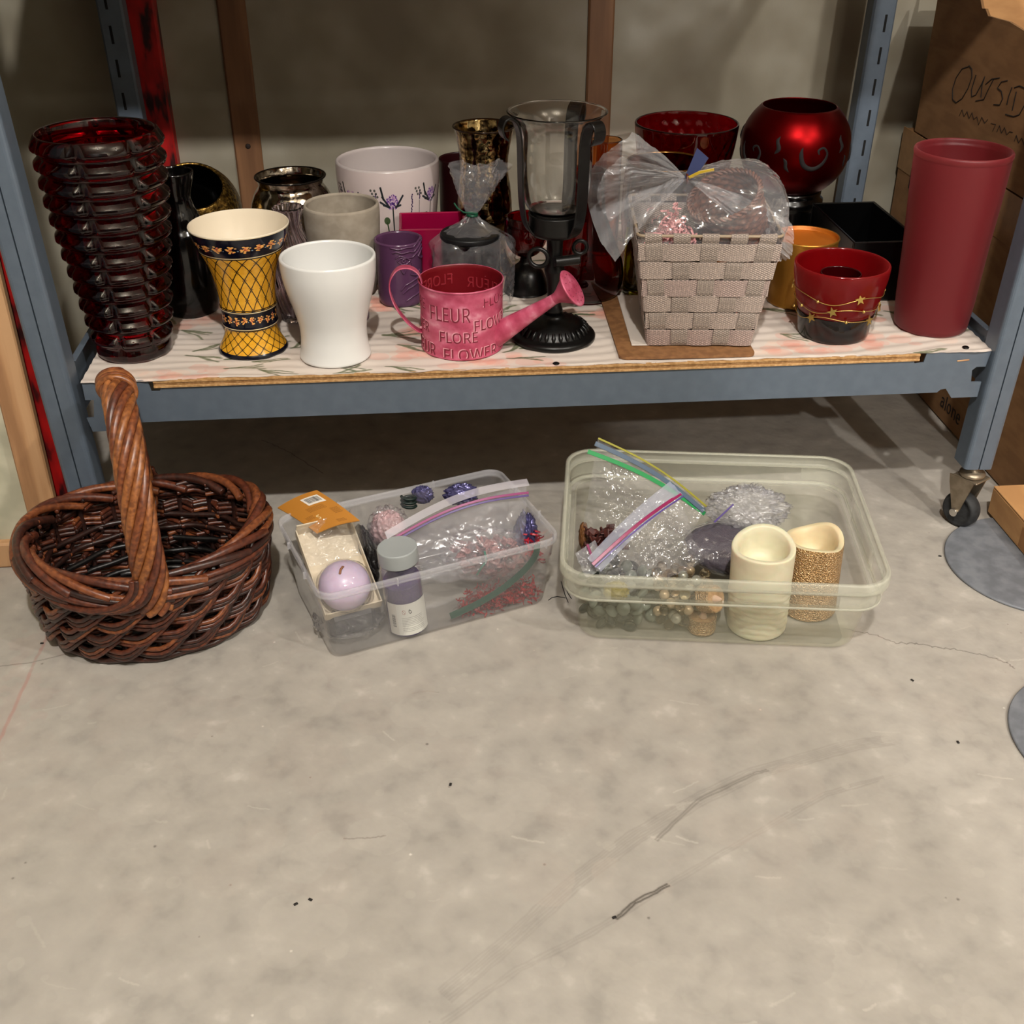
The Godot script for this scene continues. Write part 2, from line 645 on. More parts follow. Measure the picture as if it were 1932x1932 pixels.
func room() -> void:
	# floor: bare concrete, one slab; the part before the shelf carries its own scuffs and cracks
	var base := noise_tex(0.02, [[0.08, Color(0.59, 0.57, 0.54)], [0.34, Color(0.635, 0.613, 0.58)], [0.55, Color(0.65, 0.627, 0.593)], [0.75, Color(0.665, 0.642, 0.607)], [0.95, Color(0.725, 0.702, 0.668)]], 1024, 8, FastNoiseLite.TYPE_SIMPLEX_SMOOTH, 31)
	var rough := noise_tex(0.008, [[0.2, Color(0.45, 0.45, 0.45)], [0.8, Color(0.75, 0.75, 0.75)]], 512, 5, FastNoiseLite.TYPE_SIMPLEX_SMOOTH, 32)
	var bump := noise_tex(0.02, [], 1024, 6, FastNoiseLite.TYPE_SIMPLEX_SMOOTH, 33)
	var floor_mats := []
	for k in 2:
		var m := plain(Color.WHITE, 1.0)
		m.albedo_texture = base
		m.uv1_triplanar = true
		m.uv1_world_triplanar = true
		m.uv1_scale = Vector3(0.9, 0.9, 0.9)
		m.roughness_texture = rough
		m.heightmap_enabled = true
		m.heightmap_texture = bump
		m.heightmap_scale = 0.15
		floor_mats.append(m)
	var x0 := -1.2
	var z0 := -0.75
	var side := 2.2
	floor_mats[0].detail_enabled = true
	floor_mats[0].detail_uv_layer = BaseMaterial3D.DETAIL_UV_2
	floor_mats[0].detail_blend_mode = BaseMaterial3D.BLEND_MODE_MIX
	floor_mats[0].detail_albedo = tex(floor_marks(x0, z0, side))
	var st := SurfaceTool.new()
	st.begin(Mesh.PRIMITIVE_TRIANGLES)
	var quad := func(s: SurfaceTool, a: float, b: float, c: float, d: float) -> void:
		for q in [[a, c], [b, c], [b, d], [a, c], [b, d], [a, d]]:
			s.set_normal(Vector3.UP)
			s.set_uv(Vector2(q[0], q[1]))
			s.set_uv2(Vector2((q[0] - x0) / side, (q[1] - z0) / side))
			s.add_vertex(Vector3(q[0], 0, q[1]))
	quad.call(st, x0, x0 + side, z0, z0 + side)
	var mesh := st.commit()
	st = SurfaceTool.new()
	st.begin(Mesh.PRIMITIVE_TRIANGLES)
	quad.call(st, -2.6, x0, -0.95, 4.1)
	quad.call(st, x0 + side, 2.8, -0.95, 4.1)
	quad.call(st, x0, x0 + side, -0.95, z0)
	quad.call(st, x0, x0 + side, z0 + side, 4.1)
	# the slab's thickness
	st.set_smooth_group(-1)
	facet(st, [Vector3(-2.6, -0.1, -0.95), Vector3(2.8, -0.1, -0.95), Vector3(2.8, -0.1, 4.1), Vector3(-2.6, -0.1, 4.1)], Vector3.DOWN)
	st.commit(mesh)
	var f := MeshInstance3D.new()
	f.name = "floor"
	f.mesh = mesh
	f.set_surface_override_material(0, floor_mats[0])
	f.set_surface_override_material(1, floor_mats[1])
	f.set_meta("kind", "structure")
	add_child(f)

	# wall behind the shelf: insulation under a slack plastic sheet, studs showing through
	var sheet := func(w: float, h: float, sd: float) -> ArrayMesh:
		return grid(100, 50, func(u: float, v: float) -> Vector3:
			var x := (u - 0.5) * w
			var y := v * h
			return Vector3(x, y, 0.004 * noise.get_noise_2d(x * 5.0 + sd, y * 2.2) + 0.0025 * noise.get_noise_2d(x * 16.0 + y * 7.0, sd + y * 5.0)))
	var wb := struct("wall_back", join([[sheet.call(5.3, 2.5, 0.0), at(0.05, 0, 0.0)], [bbox(Vector3(5.4, 2.5, 0.1), 0.002), at(0.05, 1.25, -0.06)]]), M.sheet, Vector3(0, 0, -0.682))
	for q in [[-0.430, 0.045], [0.160, 0.043], [0.86, 0.04]]:
		var s := part("stud", bbox(Vector3(q[1], 2.46, 0.012), 0.003), M.wood_dim, wb, Vector3(q[0], 1.25, 0.001))
		if q[0] < 0:
			part("wood_knot", lathe([[0.0, 0.0], [0.0045, 0.0], [0.0035, 0.0012], [0.0, 0.0016]], 12), plain(Color(0.12, 0.06, 0.03), 0.7), s, Vector3(0.001, -0.869, 0.006), Vector3(PI / 2, 0, 0))
	part("red_stud", bbox(Vector3(0.046, 2.46, 0.03), 0.003), M.red_wood, wb, Vector3(-0.568, 1.25, 0.012))
	part("bottom_plate", bbox(Vector3(3.3, 0.04, 0.03), 0.003), M.wood_dim, wb, Vector3(1.0, 0.021, 0.012))

	# wall end at the left: framing with insulation behind plastic
	var wl := struct("wall_left", join([[sheet.call(1.6, 2.5, 5.0), at(-1.465, 0, -0.012)], [bbox(Vector3(1.9, 2.5, 0.10), 0.002), at(-1.65, 1.25, -0.068)]]), M.fleece)
	part("stud", bbox(Vector3(0.038, 2.42, 0.013), 0.002), M.wood, wl, Vector3(-0.652, 1.25, -0.0065))
	part("stud", bbox(Vector3(0.038, 2.42, 0.03), 0.003), M.wood, wl, Vector3(-1.06, 1.25, -0.016))
	part("bottom_plate", bbox(Vector3(1.9, 0.038, 0.02), 0.003), M.wood, wl, Vector3(-1.585, 0.019, -0.011))
	part("red_stud", bbox(Vector3(0.038, 2.42, 0.05), 0.003), M.red_wood, wl, Vector3(-0.643, 1.25, -0.056))
	struct("wall_left_far", bbox(Vector3(0.1, 2.5, 4.8), 0.002), M.room_wall, Vector3(-2.6, 1.25, 1.68))
	struct("wall_right", bbox(Vector3(0.1, 2.5, 4.8), 0.002), M.room_wall, Vector3(2.7, 1.25, 1.7))
	struct("wall_front", bbox(Vector3(5.4, 2.5, 0.1), 0.002), M.room_wall, Vector3(0.1, 1.25, 4.08))
	# unseen block behind the camera, placed to shade the upper left wall
	var wr := thing("unseen_blocker", "unseen dark brown block with two doors behind the camera, shading the upper left wall", "unseen_blocker", Vector3(-0.29, 0, 2.55))
	part("body", bbox(Vector3(2.0, 2.05, 0.55), 0.004), M.unseen_blocker, wr, Vector3(0, 1.025, 0.02))
	for s in [-1, 1]:
		var d := part("door", bbox(Vector3(0.985, 1.98, 0.02), 0.003), M.unseen_blocker, wr, Vector3(s * 0.4965, 1.02, -0.266))
		part("handle", bbox(Vector3(0.012, 0.14, 0.02), 0.003), M.steel, d, Vector3(-s * 0.44, 0, -0.019))
	struct("ceiling", bbox(Vector3(5.5, 0.1, 5.2), 0.002), M.ceiling, Vector3(0.1, 2.6, 1.6))


func floor_marks(x0: float, z0: float, side: float) -> Image:
	# scuffs, cracks and a sprayed red line that are on the concrete itself
	var n := 2048
	var im := picture(n, n, Color(0.5, 0.48, 0.45, 0.0))
	var at_floor := func(q: Array) -> Array: return [(q[0] - x0) / side * n, (q[1] - z0) / side * n]
	var px := n / side
	var line := func(pts: Array, w: float, c: Color, jit := 0.0) -> void:
		var out := []
		for k in pts.size() - 1:
			for i in 8:
				var a := Vector2(pts[k][0], pts[k][1]).lerp(Vector2(pts[k + 1][0], pts[k + 1][1]), i / 8.0)
				out.append(at_floor.call([a.x + rng.randf_range(-jit, jit), a.y + rng.randf_range(-jit, jit)]))
		out.append(at_floor.call(pts[pts.size() - 1]))
		stroke(im, out, w * px, c)
	# soft pale and dark patches
	for k in 70:
		var q := Vector2(rng.randf_range(-0.7, 0.7), rng.randf_range(0.0, 0.9))
		var pale := rng.randf() < 0.55
		var c := Color(0.86, 0.83, 0.78, 0.05) if pale else Color(0.45, 0.42, 0.39, 0.04)
		for i in 9:
			var p: Array = at_floor.call([q.x + rng.randf_range(-0.05, 0.05), q.y + rng.randf_range(-0.025, 0.025)])
			dot(im, p[0], p[1], rng.randf_range(6, 24), c)
	# pale scratches and pinkish dust
	for k in 70:
		var q := Vector2(rng.randf_range(-0.6, 0.6), rng.randf_range(-0.1, 0.85))
		var g := rng.randf_range(-0.5, 0.5) + (1.2 if k % 5 == 0 else 0.0)
		var l := rng.randf_range(0.006, 0.035)
		line.call([[q.x, q.y], [q.x + cos(g) * l * 0.5, q.y + sin(g) * l * 0.5 + 0.001], [q.x + cos(g) * l, q.y + sin(g) * l]], rng.randf_range(0.0012, 0.003), Color(0.90, 0.87, 0.82, rng.randf_range(0.06, 0.22)), 0.0006)
	for k in 60:
		var q := Vector2(rng.randf_range(-0.6, 0.5), rng.randf_range(0.2, 0.6))
		var p: Array = at_floor.call([q.x, q.y])
		dot(im, p[0], p[1], rng.randf_range(14, 36), Color(0.74, 0.62, 0.56, 0.035))
	for k in 500:
		var p: Array = at_floor.call([rng.randf_range(-0.7, 0.7), rng.randf_range(-0.25, 0.9)])
		dot(im, p[0], p[1], rng.randf_range(1.5, 7.0), Color(0.86, 0.83, 0.78, 0.07) if k % 2 else Color(0.42, 0.40, 0.37, 0.05))
	# red spray
	for k in 120:
		var s := rng.randf()
		var q := Vector2(-0.622, 0.14).lerp(Vector2(-0.626, 0.37), s)
		var p: Array = at_floor.call([q.x + rng.randfn(0, 0.016), q.y + rng.randfn(0, 0.01)])
		dot(im, p[0], p[1], rng.randf_range(3, 12), Color(0.70, 0.30, 0.24, 0.045))
	line.call([[-0.622, 0.139], [-0.624, 0.196], [-0.625, 0.282], [-0.626, 0.36]], 0.0042, Color(0.66, 0.27, 0.20, 0.30), 0.0008)
	for k in 60:
		var q := Vector2(rng.randf_range(-0.62, -0.2), rng.randf_range(0.17, 0.42))
		var p: Array = at_floor.call([q.x, q.y])
		dot(im, p[0], p[1], rng.randf_range(5, 18), Color(0.72, 0.45, 0.38, 0.022))
	# cracks
	var dark := Color(0.12, 0.10, 0.09, 0.8)
	line.call(FLOOR_CRACK, 0.0011, dark, 0.0018)
	line.call([[-0.414, -0.344], [-0.373, -0.305], [-0.311, -0.226]], 0.0012, dark, 0.0015)
	line.call([[-0.18, 0.30], [-0.165, 0.296], [-0.15, 0.30]], 0.001, Color(0.3, 0.28, 0.25, 0.4), 0.001)
	line.call([[-0.67, 0.211], [-0.628, 0.206], [-0.591, 0.193]], 0.002, Color(0.24, 0.22, 0.21, 0.5), 0.0006)
	# long scuffs
	var scuff := Color(0.30, 0.275, 0.25, 0.15)
	for q in SCUFFS:
		for k in int(q[1]):
			var o: float = (k - q[1] * 0.5) * 0.0022
			var pts := []
			for v in q[0]:
				pts.append([v[0] + o * 0.8, v[1] + o])
			line.call(pts, 0.0022, Color(scuff.r, scuff.g, scuff.b, scuff.a * q[2]), 0.0007)
	# specks and chips
	for k in 90:
		var p: Array = at_floor.call([rng.randf_range(-0.65, 0.62), rng.randf_range(-0.2, 0.85)])
		dot(im, p[0], p[1], rng.randf_range(0.5, 1.6), Color(0.2, 0.17, 0.15, 0.6) if rng.randf() < 0.6 else Color(0.9, 0.88, 0.84, 0.6))
	for q in [[-0.09, -0.02], [0.05, -0.03], [-0.33, 0.01]]:
		for k in 30:
			var p: Array = at_floor.call([q[0] + rng.randfn(0, 0.05), q[1] + rng.randfn(0, 0.02)])
			dot(im, p[0], p[1], rng.randf_range(3, 9), Color(0.80, 0.78, 0.73, 0.10))
	return im


# ---------------------------------------------------------------- the steel shelving unit

func shelving() -> void:
	var t := thing("shelving_unit", "grey-blue steel shelving unit on casters, standing against the back wall", "shelf", Vector3.ZERO)
	var post := func(height: float) -> ArrayMesh:
		# two rolled halves with a dark seam between them
		var half := func(a: float, b: float, r1: float, r2: float) -> ArrayMesh:
			var o := PackedVector2Array([Vector2(a, -0.018), Vector2(b, -0.018)])
			if r2 > 0.0:
				for k in 5:
					var g := PI / 2 * k / 4.0
					o.append(Vector2(b - r2 + r2 * sin(g), 0.016 - r2 + r2 * cos(g)) if false else Vector2(b - r2 + r2 * cos(g), 0.016 - r2 + r2 * sin(g)))
			else:
				o.append(Vector2(b, 0.016))
			if r1 > 0.0:
				for k in 5:
					var g := PI / 2 + PI / 2 * k / 4.0
					o.append(Vector2(a + r1 + r1 * cos(g), 0.016 - r1 + r1 * sin(g)))
			else:
				o.append(Vector2(a, 0.016))
			return plate(o, height)
		var up := Transform3D(Basis(Vector3.LEFT, Vector3(0, 0, 1), Vector3.UP), Vector3(0, height, 0))
		return join([[half.call(-0.020, -0.0009, 0.006, 0.0), up], [half.call(0.0009, 0.020, 0.0, 0.006), up]])
	var post_mesh: ArrayMesh = post.call(1.65)
	var core := bbox(Vector3(0.03, 1.645, 0.02), 0.001)
	var rear_mesh := join([[bbox(Vector3(0.038, 1.65, 0.034), 0.003), at(0, 0.825, 0)]])
	for q in [[-1, 0.0], [1, 0.0], [-1, -0.607], [1, -0.607]]:
		var lean := 0.0397 if q[1] == 0.0 else 0.0207
		var foot := Vector3(q[0] * (0.585 + lean * 0.1), 0.098, q[1])
		var p := part("post", post_mesh if q[1] == 0.0 else rear_mesh, M.steel, t, foot, Vector3(0, 0, -q[0] * lean))
		if q[1] == 0.0:
			part("seam", core, M.gap, p, Vector3(0, 0.824, 0.0))
		if q[1] < 0.0:
			for k in 22:
				part("slot", bbox(Vector3(0.004, 0.026, 0.002), 0.0005), M.gap, p, Vector3(0.004 * q[0], 0.085 + k * 0.0485, 0.0166))
		caster(t, Vector3(q[0] * 0.586 + 0.004, 0.0, q[1]), 0.55 if q[0] > 0 else -0.4)
	# front and rear beams with their hooked ends
	var o := PackedVector2Array()
	for q in [[-0.566, 0.2670], [-0.566, 0.2430], [-0.556, 0.2425], [-0.560, 0.219], [-0.569, 0.2185], [-0.565, 0.1995], [-0.527, 0.2000], [-0.518, 0.2130], [-0.512, 0.2140], [-0.506, 0.2100], [0.514, 0.2100], [0.518, 0.2140], [0.525, 0.2150], [0.535, 0.2015], [0.570, 0.2015], [0.571, 0.2230], [0.557, 0.2235], [0.555, 0.2400], [0.560, 0.2445], [0.572, 0.2445], [0.575, 0.2660], [0.490, 0.2660], [0.488, 0.2535], [0.476, 0.2525], [0.475, 0.2565], [-0.473, 0.2565], [-0.475, 0.2515], [-0.485, 0.2515], [-0.488, 0.2670]]:
		o.append(Vector2(q[0], q[1]))
	var beam := plate(o, 0.002)
	var f := part("front_beam", join([[beam, at(0, 0, 0.004)], [bbox(Vector3(1.0, 0.002, 0.022), 0.0006), at(0, 0.2110, -0.008)], [bbox(Vector3(0.94, 0.002, 0.022), 0.0006), at(0, 0.2555, -0.008)]]), M.steel, t)
	part("beam_tab", bbox(Vector3(0.016, 0.002, 0.0012), 0.0004), M.wood, f, Vector3(0.540, 0.2545, 0.0044), Vector3(0, 0, 0.06))
	part("rear_beam", join([[bbox(Vector3(1.13, 0.046, 0.002), 0.0006), at(0, 0.234, -0.596)], [bbox(Vector3(1.0, 0.002, 0.022), 0.0006), at(0, 0.2555, -0.588)]]), M.steel, t)
	for s in [-1, 1]:
		part("side_rail", join([[bbox(Vector3(0.002, 0.075, 0.56), 0.0006), at(s * 0.582, 0.2475, -0.30)], [bbox(Vector3(0.008, 0.002, 0.56), 0.0006), at(s * 0.579, 0.285, -0.30)]]), M.steel, t)
	# the shelf above, which shades this one
	for z in [0.003, -0.606]:
		part("upper_beam", bbox(Vector3(1.24, 0.05, 0.003), 0.0006), M.steel, t, Vector3(0, 0.957, z))
	for s in [-1, 1]:
		part("upper_rail", bbox(Vector3(0.003, 0.05, 0.56), 0.0006), M.steel, t, Vector3(s * 0.61, 0.957, -0.30))
	solo("plywood_board", bbox(Vector3(1.2, 0.012, 0.60), 0.001), M.wood, "upper plywood shelf board, above the shelf with the vases", "shelf board", Vector3(0, 0.9885, -0.297), Vector3.ZERO, "")

	# plywood board, its layers as separate sheets
	var b := thing("plywood_board", "raw plywood shelf board resting on the grey-blue beam, under the flowered paper", "shelf board")
	var plies := [Color(0.74, 0.56, 0.34), Color(0.58, 0.41, 0.22), Color(0.70, 0.52, 0.30)]
	for k in 3:
		var m := grain(plies[k].darkened(0.12), plies[k].lightened(0.12), 0.7, Vector3(14, 14, 14), 0.04, 0.0, 0.02, 40 + k)
		part("ply", bbox(Vector3(0.962, 0.0032, 0.585), 0.0004), m, b, Vector3(0.0, 0.2583 + 0.0033 * k, -0.2855 - 0.001 * (k % 2)))
	# paper liner
	var ps := func(x: float, z: float) -> float:
		return 0.0006 * sin(z * 300.0 + 34.0 * x * (0.5 + 0.5 * sin(x * 2.3)) + 9.0 * noise.get_noise_2d(x * 2.0, z * 3.0))
	var pm := grid(280, 200, func(u: float, v: float) -> Vector3:
		var x := lerpf(-0.567, 0.576, u)
		var front := 0.006 + 0.0045 * noise.get_noise_1d(x * 9.0) + 0.002 * noise.get_noise_1d(x * 40.0)
		var z := lerpf(front, -0.585, pow(v, 1.2))
		var y: float = 0.2672 + ps.call(x, z)
		if v < 0.012:
			y = 0.2668 + 0.0012 * noise.get_noise_1d(x * 25.0 + 50.0)
		return Vector3(x, y, z))
	solo("shelf_liner_paper", pm, paper_material(), "white paper shelf liner with faded pink flowers and green stems, torn along its front edge", "shelf liner")
	for q in [[0.014, 0.000], [0.545, -0.006]]:
		solo("thumbtack", lathe([[0.0, 0.0], [0.0042, 0.0], [0.0044, 0.0008], [0.003, 0.0018], [0.0, 0.0022]], 14), plain(Color(0.06, 0.05, 0.05), 0.4, 0.5),
			"dark round tack head in the paper by the black candle holder's foot" if q[0] < 0.3 else "dark round tack head in the paper's right front corner", "tack", Vector3(q[0], 0.2676, q[1]), Vector3.ZERO, "tacks in the shelf liner")


func paper_material() -> StandardMaterial3D:
	var w := 1024
	var h := 512
	var im := picture(w, h, Color(0.80, 0.76, 0.72))
	# faded flower bunches, long stems
	for k in 46:
		var c := Vector2(rng.randf() * w, rng.randf() * h)
		for i in 20:
			var q := c + Vector2(rng.randfn(0, 30), rng.randfn(0, 12))
			dot(im, q.x, q.y, rng.randf_range(5, 15), Color(0.86, 0.53, 0.46, 0.22) if i % 3 else Color(0.90, 0.72, 0.62, 0.2))
	for k in 110:
		var c := Vector2(rng.randf() * w, rng.randf() * h)
		var a := rng.randf_range(-0.7, 0.7)
		for b in 3:
			var pts := []
			var p := c
			var g := a + rng.randf_range(-0.35, 0.35)
			for i in 7:
				pts.append([p.x, p.y])
				p += Vector2(cos(g), sin(g)) * rng.randf_range(5, 9)
				g += rng.randf_range(-0.25, 0.25)
			stroke(im, pts, rng.randf_range(2.0, 4.5), Color(0.36, 0.38, 0.28, 0.42))
	var m := plain(Color.WHITE, 0.62)
	m.albedo_texture = tex(im)
	m.uv1_scale = Vector3(1.0, 1.0, 1.0)
	return m


func caster(t: Node3D, at_floor: Vector3, turn: float) -> void:
	var c := part("caster", lathe([[0.0, 0.0], [0.014, 0.0], [0.017, 0.002], [0.017, 0.006], [0.012, 0.009], [0.007, 0.011], [0.007, 0.024], [0.0, 0.024]], 24), M.zinc, t, at_floor + Vector3(0, 0.080, 0), Vector3(0, turn, 0))
	# fork: top plate and two cheeks, as one bent sheet
	var cheek := PackedVector2Array([Vector2(-0.019, 0.0), Vector2(0.019, 0.0), Vector2(0.017, -0.012), Vector2(0.005, -0.050), Vector2(0.002, -0.055), Vector2(-0.003, -0.055), Vector2(-0.006, -0.050)])
	var side := Basis(Vector3(0, 0, -1), Vector3.UP, Vector3.RIGHT)
	part("fork", join([[bbox(Vector3(0.032, 0.003, 0.038), 0.001), at(0, 0, 0)], [plate(cheek, 0.002), Transform3D(side, Vector3(0.0165, 0.0, -0.004))], [plate(cheek, 0.002), Transform3D(side, Vector3(-0.0145, 0.0, -0.004))]]), M.zinc, c, Vector3(0, -0.001, 0.0))
	var wheel := [[0.0, -0.009], [0.010, -0.009], [0.013, -0.0075], [0.018, -0.0075], [0.020, -0.010], [0.0235, -0.0095], [0.0255, -0.005], [0.0258, 0.0], [0.0255, 0.005], [0.0235, 0.0095], [0.020, 0.010], [0.018, 0.0075], [0.013, 0.0075], [0.010, 0.009], [0.0, 0.009]]
	part("wheel", lathe(wheel, 40), M.rubber, c, Vector3(0, -0.080 + 0.0258, -0.004), Vector3(0, 0, -PI / 2))
	part("axle_bolt", lathe([[0.0, -0.020], [0.0055, -0.020], [0.006, -0.0185], [0.0035, -0.0165], [0.0035, 0.0165], [0.006, 0.0185], [0.0055, 0.020], [0.0, 0.020]], 14), plain(Color(0.75, 0.73, 0.70), 0.25, 0.9), c, Vector3(0, -0.080 + 0.0258, -0.004), Vector3(0, 0, -PI / 2))


# ---------------------------------------------------------------- cardboard boxes and floor plates at the right

func boxes_at_right() -> void:
	var low := thing("cardboard_box", "lower brown cardboard box of the stack, on the floor right of the shelving", "box")
	part("body", bbox(Vector3(0.56, 0.392, 0.63), 0.003), M.card, low, Vector3(0.971, 0.1965, -0.346))
	part("tape", bbox(Vector3(0.0012, 0.07, 0.63), 0.0004), grain(Color(0.55, 0.40, 0.24), Color(0.60, 0.44, 0.27), 0.3, Vector3(8, 8, 8), 0.02, 0.0, 0.0, 9), low, Vector3(0.6906, 0.36, -0.346))
	part("printed_mark", bbox(Vector3(0.001, 0.034, 0.022), 0.0003), M.ink, low, Vector3(0.6904, 0.322, -0.59))
	var tm := TextMesh.new()
	var font := SystemFont.new()
	font.font_names = PackedStringArray(["Droid Sans"])
	tm.font = font
	tm.text = "alone"
	tm.font_size = 32
	tm.pixel_size = 0.030 / 32.0
	tm.depth = 0.0006
	part("printed_word", tm, M.ink, low, Vector3(0.6906, 0.034, -0.292), Vector3(0, -PI / 2, 0))
	# upper box, open
	var up := thing("cardboard_box", "open brown cardboard box with marker writing, on top of the stack at the right", "box")
	var y0 := 0.397
	var y1 := 0.600
	var zc := -0.255
	var ym := (y0 + y1) / 2
	var hgt := y1 - y0
	part("wall", bbox(Vector3(0.005, hgt, 0.72), 0.001), M.card, up, Vector3(0.6925, ym, zc))
	part("wall", bbox(Vector3(0.005, hgt, 0.72), 0.001), M.card, up, Vector3(1.21, ym, zc))
	part("wall", bbox(Vector3(0.52, hgt, 0.005), 0.001), M.card, up, Vector3(0.951, ym, -0.612))
	part("wall", bbox(Vector3(0.52, hgt, 0.005), 0.001), M.card, up, Vector3(0.951, ym, 0.102))
	part("base", bbox(Vector3(0.52, 0.005, 0.72), 0.001), M.card, up, Vector3(0.951, y0 + 0.0025, zc))
	part("flap", bbox(Vector3(0.005, 0.20, 0.72), 0.001), M.card_light, up, Vector3(1.27, y1 + 0.075, zc), Vector3(0, 0, -0.65))  # lighter card on the flaps paints the light inside the open box
	part("flap", bbox(Vector3(0.51, 0.14, 0.004), 0.001), M.card_light, up, Vector3(0.951, y1 - 0.065, -0.601), Vector3(-0.10, 0, 0))
	# the left flap, torn, still standing at its far end
	var torn := PackedVector2Array()
	for q in [[-0.614, 0.0], [-0.30, 0.0], [-0.36, 0.006], [-0.428, 0.004], [-0.441, 0.012], [-0.452, 0.011], [-0.463, 0.022], [-0.474, 0.024], [-0.480, 0.024], [-0.614, 0.026]]:
		torn.append(Vector2(q[0], q[1]))
	part("torn_flap", plate(torn, 0.004), M.card, up, Vector3(0.690, y1 - 0.001, 0.0), Vector3(0, -PI / 2, 0))
	var ink := []
	for s in [
		[[-0.455, 0.529], [-0.479, 0.521], [-0.494, 0.505], [-0.499, 0.488], [-0.492, 0.473], [-0.478, 0.471], [-0.46, 0.481], [-0.447, 0.498], [-0.441, 0.516], [-0.446, 0.526], [-0.458, 0.529]],
		[[-0.429, 0.521], [-0.434, 0.5], [-0.429, 0.49], [-0.417, 0.495], [-0.405, 0.513], [-0.4, 0.524], [-0.403, 0.512], [-0.399, 0.495]],
		[[-0.392, 0.515], [-0.377, 0.525], [-0.354, 0.531]], [[-0.371, 0.526], [-0.382, 0.508], [-0.389, 0.494], [-0.413, 0.487]],
		[[-0.329, 0.532], [-0.346, 0.527], [-0.354, 0.517], [-0.34, 0.515], [-0.332, 0.507], [-0.337, 0.497], [-0.355, 0.494]],
		[[-0.312, 0.526], [-0.316, 0.513], [-0.316, 0.502]], [[-0.305, 0.527], [-0.292, 0.532], [-0.271, 0.532], [-0.265, 0.514], [-0.275, 0.497], [-0.29, 0.491], [-0.314, 0.489]], [[-0.297, 0.523], [-0.297, 0.511], [-0.297, 0.498]],
		[[-0.25, 0.53], [-0.255, 0.51], [-0.25, 0.49]], [[-0.25, 0.53], [-0.225, 0.531]], [[-0.253, 0.511], [-0.23, 0.512]], [[-0.25, 0.49], [-0.225, 0.491]],
		[[-0.459, 0.455], [-0.453, 0.466], [-0.442, 0.458], [-0.435, 0.467], [-0.424, 0.459], [-0.418, 0.469], [-0.408, 0.461], [-0.4, 0.467], [-0.389, 0.458], [-0.384, 0.47], [-0.371, 0.464], [-0.364, 0.471]],
		[[-0.352, 0.468], [-0.337, 0.47], [-0.342, 0.459]], [[-0.329, 0.461], [-0.325, 0.471], [-0.314, 0.463], [-0.309, 0.472], [-0.298, 0.464], [-0.292, 0.47], [-0.283, 0.471]], [[-0.273, 0.461], [-0.271, 0.47], [-0.26, 0.462], [-0.255, 0.47], [-0.242, 0.462]]]:
		var pts := []
		for k in s.size() - 1:
			for i in 3:
				var q := Vector2(s[k][0], s[k][1]).lerp(Vector2(s[k + 1][0], s[k + 1][1]), i / 3.0)
				pts.append(Vector3(0.6897, q.y, q.x))
		var l: Array = s[s.size() - 1]
		pts.append(Vector3(0.6897, l[1], l[0]))
		ink.append([tube(pts, 0.0009 if s[0][1] > 0.48 else 0.0005, 6), Transform3D()])
	part("marker_writing", join(ink), M.ink, up)
	var small := thing("cardboard_box", "flat tan cardboard box on the floor in front of the caster, at the right edge", "box")
	part("body", bbox(Vector3(0.30, 0.041, 0.36), 0.002), M.card_light, small, Vector3(0.789, 0.0253, 0.155))
	part("flap", bbox(Vector3(0.30, 0.002, 0.176), 0.0006), M.card_light, small, Vector3(0.789, 0.0468, 0.064))
	part("flap", bbox(Vector3(0.30, 0.002, 0.178), 0.0006), M.card_light, small, Vector3(0.789, 0.0468, 0.246))
	part("darker_panel", bbox(Vector3(0.0006, 0.03, 0.06), 0.0002), grain(Color(0.60, 0.42, 0.24), Color(0.64, 0.46, 0.27), 0.7, Vector3(4, 4, 4), 0.02, 0.0, 0.0, 10), small, Vector3(0.6388, 0.024, 0.10))  # darker brown patch on the box's left side
	var disc := [[0.0, 0.0], [0.117, 0.0], [0.118, 0.001], [0.118, 0.0028], [0.1165, 0.0042], [0.09, 0.0044], [0.0, 0.0044]]
	var dm := grain(Color(0.43, 0.445, 0.47), Color(0.50, 0.515, 0.54), 0.5, Vector3(6, 6, 6), 0.02, 0.1, 0.01, 12)
	var d := solo("floor_plate", lathe(disc, 72), dm, "round grey metal plate lying on the concrete, under the flat tan box", "plate", Vector3(0.650, 0.0002, 0.107))
	var e := dup(d, "floor_plate", "round grey metal plate on the bare concrete, mostly outside the right edge", Vector3(0.582, 0.0002, 0.447))
	e.scale = Vector3.ONE


# ---------------------------------------------------------------- the things on the shelf

func shelf_things() -> void:
	tall_red_vase()
	dark_vases_at_left()
	yellow_vase()
	white_and_grey_pots()
	tiki_cups()
	glass_and_mercury()
	watering_can()
	candle_holder()
	red_glass()
	right_end()


